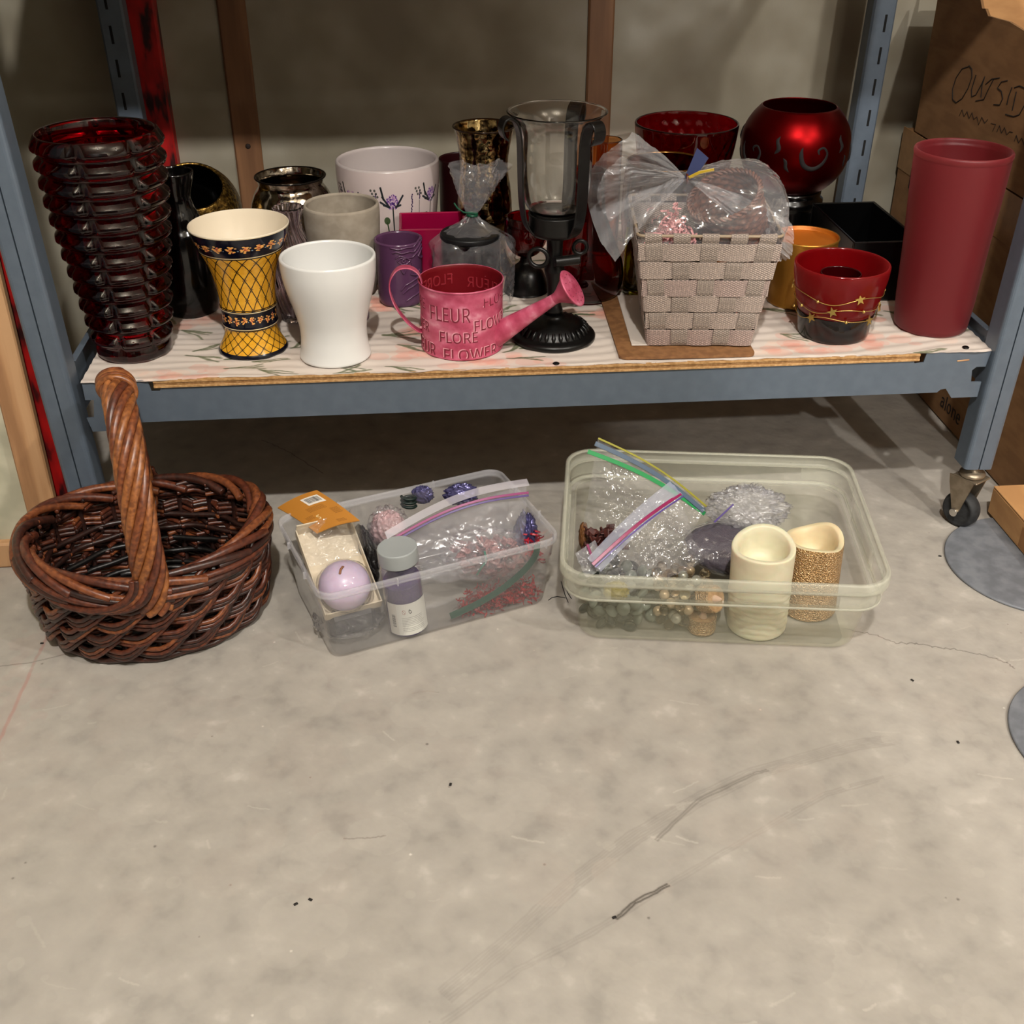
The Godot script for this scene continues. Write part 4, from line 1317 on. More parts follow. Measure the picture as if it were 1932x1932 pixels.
func candle_holder() -> void:
	var t := thing("hurricane_candle_holder", "black metal candle holder with a clear flared glass, tallest in the middle of the shelf", "candle holder", Vector3(0.020, SHELF, -0.086))
	var m := grain(Color(0.035, 0.034, 0.033), Color(0.055, 0.053, 0.050), 0.36, Vector3(20, 20, 20), 0.02, 0.3, 0.006, 91)
	part("base", lathe([[0.0, 0.0], [0.0535, 0.0], [0.0550, 0.0015], [0.0552, 0.0045], [0.0535, 0.0070], [0.0505, 0.0085], [0.0470, 0.0095], [0.0445, 0.0110], [0.0425, 0.0150], [0.0380, 0.0205], [0.0300, 0.0240], [0.0230, 0.0258], [0.0160, 0.0275], [0.0130, 0.0300], [0.0125, 0.0330], [0.0, 0.034]], 80), m, t)
	var flutes := []
	for k in 30:
		var a := TAU * k / 30.0
		flutes.append([tube([Vector3(0.0455, 0.0108, 0), Vector3(0.0435, 0.0150, 0), Vector3(0.0392, 0.0198, 0)], [0.0016, 0.0030, 0.0018], 8), Transform3D(Basis(Vector3.UP, a), Vector3.ZERO)])
	part("fluting", join(flutes), m, t)
	part("stem", lathe([[0.0, 0.033], [0.0125, 0.033], [0.0115, 0.039], [0.0095, 0.045], [0.0085, 0.060], [0.0100, 0.080], [0.0125, 0.088], [0.0130, 0.093], [0.0105, 0.098], [0.0100, 0.112], [0.0105, 0.1320], [0.0135, 0.1360], [0.0, 0.1362]], 40), m, t)
	part("cup", lathe([[0.0, 0.1355], [0.0150, 0.1355], [0.0290, 0.1385], [0.0322, 0.1420], [0.0330, 0.1440], [0.0332, 0.1625], [0.0340, 0.1632], [0.0338, 0.1650], [0.0315, 0.1650], [0.0310, 0.1430], [0.0, 0.1425]], 56), m, t)
	var ring := []
	for k in 24:
		var a := TAU * k / 24.0
		ring.append(Vector3(0.0115 * cos(a) - 0.022, 0.112 + 0.0115 * sin(a), 0.012 + 0.004 * cos(a)))
	part("scroll", tube(ring, 0.0028, 8, true), m, t)
	part("clamp", lathe([[0.0, -0.017], [0.0058, -0.017], [0.0065, -0.0155], [0.0065, 0.0155], [0.0058, 0.017], [0.0, 0.017]], 20), m, t, Vector3(0.014, 0.1075, 0.013), Vector3(0, 0.25, PI / 2))
	var knob := []
	for k in 20:
		var a := TAU * k / 20.0
		knob.append(Vector3(0.0085 * cos(a) + 0.033, 0.118 + 0.0085 * sin(a), -0.006))
	part("scroll", tube(knob, 0.0026, 8, true), m, t)
	# three flat straps, hooked outwards at the top
	for g in [195.0, 308.0, 60.0]:
		var a := deg_to_rad(g)
		var out := Vector3(cos(a), 0, -sin(a))
		var rr := [[0.0150, 0.1375], [0.0300, 0.1420], [0.0385, 0.1530], [0.0430, 0.170], [0.0455, 0.195], [0.0465, 0.235], [0.0480, 0.262], [0.0525, 0.2770], [0.0600, 0.2835], [0.0675, 0.2815], [0.0710, 0.2730], [0.0690, 0.2640], [0.0640, 0.2590]]
		var sm := smooth(rr, 4)
		var pts := []
		var nrm := []
		for q in sm:
			pts.append(out * q[0] + Vector3(0, q[1], 0))
		for k in pts.size():
			var d: Vector3 = (pts[mini(k + 1, pts.size() - 1)] - pts[maxi(k - 1, 0)]).normalized()
			nrm.append(d.cross(Vector3.UP.cross(out)).normalized())
		part("strap", band(pts, nrm, 0.0185, 0.0024), m, t)
	var g := glass(Color(0.97, 0.97, 0.97))
	part("glass_shade", lathe(vessel(smooth([[0.0250, 0.1655], [0.0318, 0.1690], [0.0375, 0.1775], [0.0408, 0.1880], [0.0428, 0.2050], [0.0436, 0.2300], [0.0430, 0.2520], [0.0445, 0.2640], [0.0500, 0.2760], [0.0585, 0.2850], [0.0605, 0.2865]], 5), 0.0024, 0.004, 0.0008), 72), g, t)


func red_glass() -> void:
	# round-bellied red flask
	var f := thing("red_flask", "dark red round-bellied glass flask standing behind the pink watering can's spout", "flask", Vector3(0.084, SHELF, -0.234))
	part("body", lathe(vessel(smooth([[0.034, 0.0], [0.043, 0.004], [0.0495, 0.018], [0.0515, 0.034], [0.0490, 0.052], [0.0425, 0.070], [0.0325, 0.094], [0.0240, 0.118], [0.0205, 0.145], [0.0200, 0.168], [0.0215, 0.178]], 5), 0.003, 0.006), 64), glass(Color(0.62, 0.07, 0.05)), f)
	# red goblet with a black foot between bag and holder
	var d := thing("red_goblet", "dark red goblet on a black foot, between the clear gift bag and candle holder", "goblet", Vector3(0.000, SHELF, -0.262))
	part("bowl", lathe(vessel(smooth([[0.008, 0.050], [0.0200, 0.058], [0.0290, 0.074], [0.0310, 0.092], [0.0285, 0.108]], 4), 0.0026, 0.004), 40), glass(Color(0.50, 0.03, 0.05)), d)
	part("foot", lathe(smooth([[0.0, 0.0], [0.030, 0.0], [0.0315, 0.003], [0.029, 0.018], [0.022, 0.032], [0.010, 0.042], [0.007, 0.050], [0.0, 0.0505]], 4), 40), plain(Color(0.015, 0.015, 0.016), 0.3), d)
	# olive glass beside the strap basket, amber bowl behind it
	var o := thing("olive_glass", "olive green glass tumbler in the gap between the red flask and the strap basket", "tumbler", Vector3(0.159, SHELF, -0.241))
	part("body", lathe(vessel(smooth([[0.019, 0.0], [0.0215, 0.006], [0.0220, 0.04], [0.0215, 0.075], [0.0200, 0.098]], 4), 0.003), 40), glass(Color(0.62, 0.60, 0.18)), o)
	var a := thing("amber_bowl", "dark amber glass bowl with a gold rim, behind the cellophane of the strap basket", "bowl", Vector3(0.205, SHELF, -0.318))
	part("body", lathe(vessel(smooth([[0.036, 0.0], [0.046, 0.012], [0.056, 0.045], [0.0605, 0.09], [0.0590, 0.135], [0.0562, 0.1635]], 4), 0.0028), 56), glass(Color(0.60, 0.20, 0.06)), a)
	part("rim", lathe([[0.0535, 0.1640], [0.0565, 0.1636], [0.0570, 0.1648], [0.0560, 0.1658], [0.0540, 0.1656], [0.0535, 0.1640]], 56), plain(Color(0.40, 0.26, 0.08), 0.2, 0.8), a)
	var c := thing("amber_cylinder", "slim amber glass cylinder behind the candle holder, by the cellophane's left end", "vase", Vector3(0.136, SHELF, -0.425))
	part("body", lathe(vessel([[0.0225, 0.0], [0.0235, 0.003], [0.0237, 0.08], [0.0237, 0.168], [0.0237, 0.171]], 0.0025), 40), glass(Color(0.86, 0.62, 0.40)), c)
	# red hammered bowl, inside dimples
	var prof := vessel(smooth([[0.045, 0.0], [0.053, 0.03], [0.062, 0.08], [0.0707, 0.128], [0.0757, 0.160], [0.0785, 0.1885]], 5), 0.0036, 0.005)
	var b := thing("red_bowl", "deep red glass bowl with a dimpled inside, left of the frosted red globe", "bowl", Vector3(0.260, SHELF, -0.445))
	part("body", lathe(prof, 84, func(p: Vector3, g: float, j: int) -> Vector3:
		var r := Vector2(p.x, p.z).length()
		if r < 0.03 or p.y > 0.172 or j < prof.size() / 2:
			return p
		var row := p.y / 0.016
		var col := g / TAU * 26.0 + 0.5 * floorf(row)
		var e := Vector2(fposmod(col, 1.0) - 0.5, fposmod(row, 1.0) - 0.5).length()
		var k := (r - 0.0034 * smoothstep(0.5, 0.1, e)) / r
		return Vector3(p.x * k, p.y, p.z * k)), glass(Color(0.62, 0.02, 0.06)), b)
	# frosted red globe with black scrolls, on a black base
	var gl := thing("red_globe_vase", "frosted red globe vase with black scrolls on a dark foot, back right corner", "vase", Vector3(0.423, SHELF, -0.42))
	var gm := plain(Color(0.38, 0.006, 0.012), 0.36, 0.95)
	var gp := [[0.0440, 0.0930], [0.0560, 0.1020], [0.0715, 0.1195], [0.0795, 0.1400], [0.0818, 0.1620], [0.0785, 0.1830], [0.0690, 0.2010], [0.0590, 0.2130], [0.0555, 0.2162]]
	var prof2 := smooth(gp, 5)
	part("globe", lathe([[0.0, 0.0900], [0.036, 0.0905]] + prof2 + [[0.0545, 0.2168], [0.0535, 0.2155], [0.0570, 0.2100], [0.0670, 0.1980], [0.0760, 0.1800], [0.0790, 0.162], [0.077, 0.140], [0.069, 0.118], [0.055, 0.104], [0.041, 0.096], [0.0, 0.094]], 72), gm, gl)
	part("foot", lathe([[0.0, 0.0], [0.053, 0.0], [0.055, 0.002], [0.055, 0.014], [0.050, 0.018], [0.046, 0.024], [0.045, 0.064], [0.049, 0.070], [0.052, 0.074], [0.052, 0.080], [0.047, 0.084], [0.048, 0.088], [0.048, 0.093], [0.044, 0.0945], [0.0, 0.0945]], 56), plain(Color(0.012, 0.012, 0.013), 0.2), gl)
	var rad := func(y: float) -> float:
		for k in prof2.size() - 1:
			if y <= prof2[k + 1][1]:
				return lerpf(prof2[k][0], prof2[k + 1][0], clampf((y - prof2[k][1]) / maxf(prof2[k + 1][1] - prof2[k][1], 1e-6), 0, 1))
		return 0.0555
	var swirl := func(c: Vector2, s: float, pts: Array, w: Array) -> ArrayMesh:
		var path := []
		var nr := []
		var ws := []
		for k in pts.size() - 1:
			for i in 6:
				var q := Vector2(pts[k][0], pts[k][1]).cubic_interpolate(Vector2(pts[k + 1][0], pts[k + 1][1]), Vector2(pts[maxi(k - 1, 0)][0], pts[maxi(k - 1, 0)][1]), Vector2(pts[mini(k + 2, pts.size() - 1)][0], pts[mini(k + 2, pts.size() - 1)][1]), i / 6.0)
				q = c + q * s
				var r: float = rad.call(q.y)
				var th := q.x / 0.08
				r -= 0.0022
				path.append(Vector3(r * sin(th), q.y, r * cos(th)))
				ws.append(lerpf(w[k], w[k + 1], i / 6.0) * s * 1.05)
		return tube(path, ws, 8)
	var hook := [[-0.016, 0.018], [-0.019, 0.004], [-0.014, -0.011], [0.0, -0.017], [0.014, -0.010], [0.020, 0.003], [0.014, 0.012], [0.006, 0.009], [0.008, 0.003]]
	var hw := [0.0012, 0.0036, 0.0042, 0.0040, 0.0034, 0.0028, 0.0026, 0.0028, 0.0022]
	var black := plain(Color(0.035, 0.008, 0.008), 0.85)
	var list := []
	for k in 5:
		list.append([swirl.call(Vector2(0.004, 0.160 - 0.001 * k), 1.0, hook, hw), Transform3D(Basis(Vector3.UP, TAU * k / 5.0), Vector3.ZERO)])
		list.append([swirl.call(Vector2(0.048, 0.174), 0.8, [[0.010, 0.020], [0.002, 0.008], [0.006, -0.006], [-0.004, -0.018]], [0.001, 0.004, 0.005, 0.0015]), Transform3D(Basis(Vector3.UP, TAU * k / 5.0), Vector3.ZERO)])
		list.append([swirl.call(Vector2(-0.036, 0.148), 0.8, [[-0.010, 0.018], [0.0, 0.006], [0.002, -0.006], [0.014, -0.018]], [0.001, 0.004, 0.004, 0.0012]), Transform3D(Basis(Vector3.UP, TAU * k / 5.0), Vector3.ZERO)])
	part("black_scrolls", join(list), black, gl)


func right_end() -> void:
	# gold tin
	var t := thing("gold_tin", "round gold tin with a sunken lid, between the strap basket and the red star cup", "tin", Vector3(0.379, SHELF, -0.190))
	var gm := plain(Color(0.66, 0.47, 0.18), 0.34, 0.75)
	part("body", lathe([[0.0, 0.0], [0.0432, 0.0], [0.0440, 0.001], [0.0440, 0.003], [0.0436, 0.005], [0.0440, 0.045], [0.0444, 0.086], [0.0452, 0.0895], [0.0458, 0.0915], [0.0452, 0.0932], [0.0440, 0.0928]], 64), gm, t)
	part("lid", lathe([[0.0440, 0.0928], [0.0428, 0.0915], [0.0424, 0.0885], [0.041, 0.0872], [0.0, 0.0868]], 56), plain(Color(0.72, 0.40, 0.10), 0.45, 0.35), t)
	# black tray box
	var b := thing("black_box", "open black rectangular box behind the red star cup and the frosted pink vase", "box", Vector3(0.492, SHELF, -0.273))
	var bm := plain(Color(0.010, 0.010, 0.012), 0.28)
	for s in [[0.0465, 0.0, true], [-0.0465, 0.0, true], [0.0, 0.0935, false], [0.0, -0.0935, false]]:
		part("wall", bbox(Vector3(0.004 if s[2] else 0.097, 0.085, 0.183 if s[2] else 0.004), 0.001), bm, b, Vector3(s[0], 0.0425, s[1]))
	part("base", bbox(Vector3(0.092, 0.004, 0.184), 0.001), bm, b, Vector3(0, 0.0025, 0))
	# red star cup
	var c := thing("star_cup", "red glass cup wound with gold star wire, at the front between basket and pink vase", "candle cup", Vector3(0.390, SHELF, -0.070))
	var red := film(Color(0.42, 0.004, 0.03), 0.90, 0.12)
	var rm := plain(Color(0.40, 0.004, 0.028), 0.14)
	rm.backlight_enabled = true
	rm.backlight = Color(0.9, 0.5, 0.5)
	part("body", lathe(vessel([[0.0475, 0.030], [0.0498, 0.036], [0.0540, 0.052], [0.0575, 0.068], [0.0598, 0.082], [0.0604, 0.091], [0.0604, 0.0945]], 0.0035, 0.002), 64), rm, c)
	part("dark_base", lathe([[0.0, 0.0], [0.0430, 0.0], [0.0450, 0.002], [0.0460, 0.006], [0.0482, 0.022], [0.0496, 0.0335], [0.0480, 0.0338], [0.0, 0.0338]], 64), plain(Color(0.045, 0.022, 0.028), 0.1), c)
	part("inner_cup", lathe(vessel([[0.022, 0.034], [0.0245, 0.038], [0.0262, 0.066], [0.0264, 0.081]], 0.0025, 0.003), 40), plain(Color(0.16, 0.003, 0.01), 0.12), c)
	var gold := plain(Color(0.80, 0.68, 0.38), 0.28, 0.85)
	var star := PackedVector2Array()
	for k in 10:
		var r := 0.0072 if k % 2 == 0 else 0.0029
		star.append(Vector2(r * sin(PI * k / 5.0), r * cos(PI * k / 5.0)))
	var star_mesh := plate(star, 0.0012)
	var rr := func(y: float) -> float: return 0.0460 + (y - 0.004) * 0.172 if y < 0.08 else 0.0598 + (y - 0.082) * 0.05
	for w in [[0.0625, 0.006, 0.3], [0.0475, 0.0055, 1.3], [0.0345, 0.0065, 2.6]]:
		var pts := []
		for k in 97:
			var a := TAU * k / 96.0
			var y: float = w[0] + w[1] * (0.6 * sin(3.0 * a + w[2]) + 0.3 * sin(5.0 * a + w[2] * 2.0))
			var r: float = rr.call(y) + 0.0012
			pts.append(Vector3(r * sin(a), y, r * cos(a)))
		pts.remove_at(96)
		var wire := part("gold_wire", tube(pts, 0.0005, 6, true), gold, c)
		for q in {0.0625: [[0.13, 1], [-0.78, 0], [1.4, 0], [-1.9, 1], [2.4, 1], [3.2, 0]], 0.0475: [[-0.43, 1], [0.30, 0], [0.98, 1], [-1.25, 0], [1.9, 0], [2.8, 1]], 0.0345: [[-0.95, 1], [-0.08, 0], [0.60, 1], [1.6, 0], [-1.8, 0], [2.7, 1]]}[w[0]]:
			var a: float = q[0]
			var y: float = w[0] + w[1] * (0.6 * sin(3.0 * a + w[2]) + 0.3 * sin(5.0 * a + w[2] * 2.0))
			var r: float = rr.call(y) + 0.0022
			if q[1]:
				var s := part("gold_star", star_mesh, gold, wire, Vector3(r * sin(a), y, r * cos(a)))
				s.rotation = Vector3(-0.15, a, 0.2 - a * 0.4)
			else:
				part("gold_bead", ball(0.0021, 12, 8), gold, wire, Vector3(r * sin(a), y, r * cos(a)))
	# frosted pink cylinder
	var f := thing("frosted_vase", "tall frosted pink-red glass cylinder vase at the right end of the shelf", "vase", Vector3(0.528, SHELF, -0.083))
	var fm := plain(Color(0.38, 0.085, 0.115), 0.45)
	fm.backlight_enabled = true
	fm.backlight = Color(0.9, 0.6, 0.6)
	fm.rim_enabled = true
	fm.rim = 0.4
	fm.rim_tint = 0.5
	part("body", lathe(vessel([[0.0445, 0.0], [0.0468, 0.003], [0.0478, 0.010], [0.0502, 0.0397], [0.0519, 0.0833], [0.0533, 0.1187], [0.0554, 0.1533], [0.0572, 0.187], [0.0583, 0.2134], [0.0586, 0.2230], [0.0580, 0.2242], [0.0590, 0.2255], [0.0597, 0.2280], [0.0596, 0.2305]], 0.0042, 0.006), 80), fm, f)


# ---------------------------------------------------------------- the strap basket on the shelf, wrapped in cellophane

func weave_material(c: Color, sd: int) -> StandardMaterial3D:
	var im := picture(64, 64, c)
	for j in 64:
		for i in 64:
			var a := int(i / 8.0) % 2 == int(j / 4.0) % 2
			var e := 1.0 - 0.28 * (1.0 if (i % 8 == 0 or j % 4 == 0) else 0.0)
			var k := (1.14 if a else 0.78) * e * (0.96 + 0.08 * noise.get_noise_2d(i * 0.4 + sd, j * 0.4))
			im.set_pixel(i, j, Color(minf(c.r * k, 1), minf(c.g * k, 1), minf(c.b * k, 1)))
	var m := plain(Color.WHITE, 0.6)
	m.albedo_texture = tex(im)
	m.uv1_triplanar = true
	m.uv1_scale = Vector3(46, 46, 46)
	m.rim_enabled = true
	m.rim = 0.25
	m.heightmap_enabled = true
	m.heightmap_texture = m.albedo_texture
	m.heightmap_scale = 0.09
	return m


func strap_basket() -> void:
	var turn := -0.105
	var c := Vector3(0.2078, 0.2745, -0.094)
	# board and paper below
	var board := thing("clipboard", "brown hardboard clipboard lying under the strap basket", "clipboard", Vector3(0.1845, SHELF + 0.0005, -0.1075), -0.03)
	part("board", rounded_slab(0.0865, 0.107, 0.010, 0.0032), grain(Color(0.46, 0.31, 0.18), Color(0.54, 0.38, 0.23), 0.7, Vector3(9, 9, 9), 0.03, 0.0, 0.006, 101), board)
	solo("paper_sheet", bbox(Vector3(0.118, 0.0016, 0.178), 0.0005), plain(Color(0.78, 0.74, 0.70), 0.7), "white sheet of card on the clipboard, showing left of the strap basket", "paper", Vector3(0.1795, SHELF + 0.0049, -0.123), Vector3(0, -0.055, 0))
	var t := thing("strap_basket", "square basket woven from flat taupe straps on the clipboard", "basket", c, turn)
	var hgt := 0.148
	var bw := 0.0655
	var tw := 0.0880
	var mats := [weave_material(Color(0.72, 0.65, 0.605), 1), weave_material(Color(0.645, 0.585, 0.54), 2), weave_material(Color(0.72, 0.63, 0.595), 3)]
	for side in 4:
		var b := Basis(Vector3.UP, PI / 2 * side)
		for i in 5:
			var f := (i - 2) / 2.5
			var pts := []
			var nrm := []
			for k in 37:
				var s := k / 36.0
				var hw := lerpf(bw, tw, s)
				var row := s / 0.94 * 6.0
				var wave := cos(PI * (row - 0.5)) * (1.0 if i % 2 == 0 else -1.0)
				wave = -sin(PI * row) if i % 2 == 0 else sin(PI * row)
				if s > 0.97:
					wave = 0.6
				var q := Vector3(f * hw * 0.98, s * hgt, hw + 0.0012 * clampf(wave * 1.8, -1, 1))
				pts.append(b * q)
				nrm.append(b * Vector3(0, -0.15, 1).normalized())
			# looped over the rim wire
			pts.append(b * Vector3(f * tw * 0.98, hgt + 0.0022, tw + 0.0006))
			nrm.append(b * Vector3(0, 0.6, 1).normalized())
			pts.append(b * Vector3(f * tw * 0.98, hgt + 0.0030, tw - 0.0022))
			nrm.append(b * Vector3(0, 1, 0.1).normalized())
			pts.append(b * Vector3(f * tw * 0.97, hgt - 0.006, tw - 0.0046))
			nrm.append(b * Vector3(0, 0.2, -1).normalized())
			part("upright_strap", band(pts, nrm, 0.0205, 0.0009), mats[1], t)
		for r in 6:
			var s := (r + 0.5) / 6.0
			var hw := lerpf(bw, tw, s) - 0.0004
			var y := s * hgt * 0.94 - 0.0005 + 0.0008 * ((r * 7 + side * 3) % 3 - 1)
			var pts := []
			var nrm := []
			for k in 41:
				var u := k / 40.0 * 2.0 - 1.0
				var wave := cos(PI * (u * 2.5)) * (1.0 if r % 2 == 0 else -1.0)
				var z := hw + 0.0012 * clampf(wave * 1.8, -1, 1)
				var x := u * hw
				if absf(u) > 0.975:
					z -= 0.0010
				pts.append(b * Vector3(x, y, z))
				nrm.append(b * Vector3(0, -0.15, 1).normalized())
			part("cross_strap", band(pts, nrm, 0.0226, 0.0009), mats[0 if (r + side) % 3 else 2], t)
	var wire := []
	for q in rounded_rect(tw - 0.0008, tw - 0.0008, 0.008, 5):
		wire.append(Vector3(q.x, hgt + 0.0006, q.y))
	part("rim_wire", tube(wire, 0.0019, 8, true), plain(Color(0.58, 0.51, 0.42), 0.5), t)
	part("base", bbox(Vector3(bw * 2 - 0.006, 0.002, bw * 2 - 0.006), 0.0006), mats[1], t, Vector3(0, 0.0012, 0))
	# what lies in it
	var cane := plain(Color.WHITE, 0.45)
	cane.albedo_texture = noise_tex(0.03, [[0.2, Color(0.20, 0.10, 0.07)], [0.5, Color(0.36, 0.20, 0.14)], [0.8, Color(0.48, 0.30, 0.21)]], 256, 4, FastNoiseLite.TYPE_SIMPLEX_SMOOTH, 111)
	cane.uv1_triplanar = true
	cane.uv1_scale = Vector3(14, 14, 14)
	M.cane = cane
	var w := thing("wicker_pot", "tilted brown wicker pot inside the cellophane on top of the strap basket", "wicker pot", Vector3(0.256, 0.392, -0.098))
	var up := Vector3(-0.36, 0.80, 0.30).normalized()
	var wb := Basis(Quaternion(Vector3.UP, up))
	var prof := []
	for k in 31:
		prof.append([0.0395 + 0.006 * k / 30.0, -0.026 + 0.0945 * k / 30.0])
	for k in 31:
		prof.append([0.0425 - 0.006 * k / 30.0, 0.0685 - 0.088 * k / 30.0])
	prof.append([0.0, -0.020])
	var wm := lathe([[0.0, -0.026]] + prof, 96, func(p: Vector3, a: float, j: int) -> Vector3:
		var r := Vector2(p.x, p.z).length()
		if r < 0.01:
			return p
		var row := floorf((p.y + 0.03) / 0.0048)
		var k := (r + 0.0013 * sin(a * 15.0 + PI * row) + 0.0006 * cos(TAU * (p.y + 0.03) / 0.0048)) / r
		return Vector3(p.x * k, p.y, p.z * k))
	part("woven_wall", wm, cane, w).basis = wb
	for s in 2:
		var rope := []
		for k in 120:
			var a := TAU * k / 120.0
			var g := a * 22.0 + PI * s
			var r := 0.0445 + 0.0020 * cos(g)
			rope.append(Vector3(r * cos(a), 0.0700 + 0.0020 * sin(g), r * sin(a)))
		part("rim_rope", tube(rope, 0.0021, 6, true), cane, w).basis = wb
	var w2 := thing("wicker_pot", "small brown wicker pot lying on its side behind the strap basket's front rim", "wicker pot", Vector3(0.232, 0.398, -0.062))
	var b2 := Basis(Quaternion(Vector3.UP, Vector3(-0.1, 0.35, 0.93).normalized()))
	part("woven_wall", lathe([[0.0, -0.05], [0.018, -0.05], [0.021, -0.048], [0.026, 0.0], [0.0255, 0.001], [0.023, 0.0], [0.019, -0.045], [0.0, -0.046]], 56, func(p: Vector3, a: float, _j: int) -> Vector3:
		var r := Vector2(p.x, p.z).length()
		var k := (r + 0.0009 * sin(a * 13.0)) / maxf(r, 0.001)
		return Vector3(p.x * k, p.y, p.z * k)), cane, w2).basis = b2
	var rope2 := []
	for k in 60:
		var a := TAU * k / 60.0
		rope2.append(Vector3(0.0255 * cos(a), 0.001 + 0.0008 * sin(a * 15.0), 0.0255 * sin(a)))
	part("rim_rope", tube(rope2, 0.0026, 7, true), grain(Color(0.42, 0.25, 0.12), Color(0.58, 0.38, 0.20), 0.4, Vector3(14, 14, 14), 0.03, 0, 0, 112), w2).basis = b2
	# shredded pink paper
	var st := SurfaceTool.new()
	st.begin(Mesh.PRIMITIVE_TRIANGLES)
	st.set_smooth_group(-1)
	for k in 300:
		var p := Vector3(rng.randfn(0.165, 0.014), 0.405 + absf(rng.randfn(0, 0.013)), rng.randfn(-0.072, 0.014))
		p.y -= absf(p.x - 0.165) * 0.8
		var d := Vector3(rng.randfn(), rng.randfn() * 0.6, rng.randfn()).normalized()
		var nn := d.cross(Vector3(rng.randfn(), rng.randfn(), rng.randfn())).normalized()
		for i in 4:
			var s := d.cross(nn).normalized() * 0.0010
			var e := p + d * 0.0045
			facet(st, [p - s, p + s, e + s, e - s], nn)
			p = e
			d = (d + nn * (1.3 if i % 2 else -1.3)).normalized()
			nn = d.cross(s).normalized()
	st.generate_normals()
	var sh := solo("paper_shreds", st.commit(), plain(Color(0.86, 0.60, 0.60), 0.6), "heap of pink shredded paper under the cellophane, front left in the strap basket", "shredded paper")
	sh.set_meta("kind", "stuff")
	# cellophane gathered over it
	var b := thing("cellophane_wrap", "crumpled clear cellophane gathered with a yellow tie over the strap basket", "cellophane", c, turn)
	var knot := Vector3(-0.0235, 0.1935, 0.000)
	part("cover", grid(120, 56, func(u: float, v: float) -> Vector3:
		var a := TAU * u
		var k := maxf(absf(cos(a)), absf(sin(a)))
		var rimp := Vector3(cos(a) / k, 0, -sin(a) / k) * (tw - 0.005)
		rimp.y = hgt - 0.012
		var side := smoothstep(-0.4, 1.0, cos(a))
		var bulge := 4.0 * v * (1.0 - v)
		var q := rimp.lerp(knot, smoothstep(0.0, 1.0, v) * 0.5 + 0.5 * v)
		q += Vector3(0.048 * side, 0.020 + 0.026 * side, 0.012 * -sin(a)) * bulge * (1.0 - 0.2 * v)
		var fold := 0.0030 * ridge(cos(a) * 3.0 + v * 2.0, sin(a) * 3.0, v * 3.0 + 21.0) + 0.0022 * sin(a * 19.0 + 2.0 * v) * v
		var n := Vector3(q.x - knot.x, 0.05, q.z).normalized()
		return q + n * fold * sin(PI * clampf(v * 0.96 + 0.02, 0, 1)), true), M.cello, b)
	var milky := film(Color(0.86, 0.86, 0.87), 0.20, 0.22)
	for q in [["tail", 2.30, 3.80, 0.125, 0.050, 31.0, 7.0], ["tail", 2.6, 3.55, 0.112, 0.030, 47.0, 5.0], ["tail", -0.62, -0.25, 0.155, 0.020, 57.0, 4.0]]:
		part(q[0], grid(44, 30, func(u: float, v: float) -> Vector3:
			var a := lerpf(q[1], q[2], u)
			var l: float = q[3] * (0.88 + 0.12 * sin(u * PI) + 0.015 * sin(u * 9.0)) * v
			var z: float = q[4] * v * sin(u * q[6] + 0.6) + 0.013 * v * ridge(u * 4.5, v * 0.9, q[5])
			return knot + Vector3(cos(a) * l, sin(a) * l - 0.02 * v * v + 0.003 * v * ridge(u * 5.0, v * 1.5, q[5] + 2.0), z)), milky, b)
	var tie := []
	for k in 22:
		var a := TAU * k / 11.0
		tie.append(knot + Vector3(0.0016 * k / 22.0, 0.0058 * cos(a), 0.0058 * sin(a)))
	part("tie", tube(tie, 0.0012, 6), plain(Color(0.30, 0.12, 0.05), 0.4), b)
	part("tie_end", band([knot + Vector3(0.002, 0.003, 0.006), knot + Vector3(0.014, 0.010, 0.008), knot + Vector3(0.032, 0.0135, 0.008)], [Vector3(0, -0.2, 1), Vector3(0, -0.2, 1), Vector3(0, -0.2, 1)], 0.0042, 0.0006), plain(Color(0.72, 0.60, 0.16), 0.3), b)
	var fan := PackedVector2Array([Vector2(-0.006, -0.004), Vector2(0.006, -0.004), Vector2(0.020, 0.024), Vector2(0.012, 0.029), Vector2(0.004, 0.034)])
	part("foil_tip", plate(fan, 0.0008), plain(Color(0.24, 0.27, 0.42), 0.3, 0.3), b, knot + Vector3(0.003, 0.004, 0.002), Vector3(-0.2, -0.3, -0.05))


func rounded_slab(hx: float, hz: float, r: float, h: float) -> ArrayMesh:
	var o := rounded_rect(hx, hz, r, 6)
	var m := plate(o, h)
	return join([[m, Transform3D(Basis(Vector3.RIGHT, Vector3.FORWARD, Vector3.UP), Vector3(0, h, 0))]])


# ---------------------------------------------------------------- the willow basket on the floor

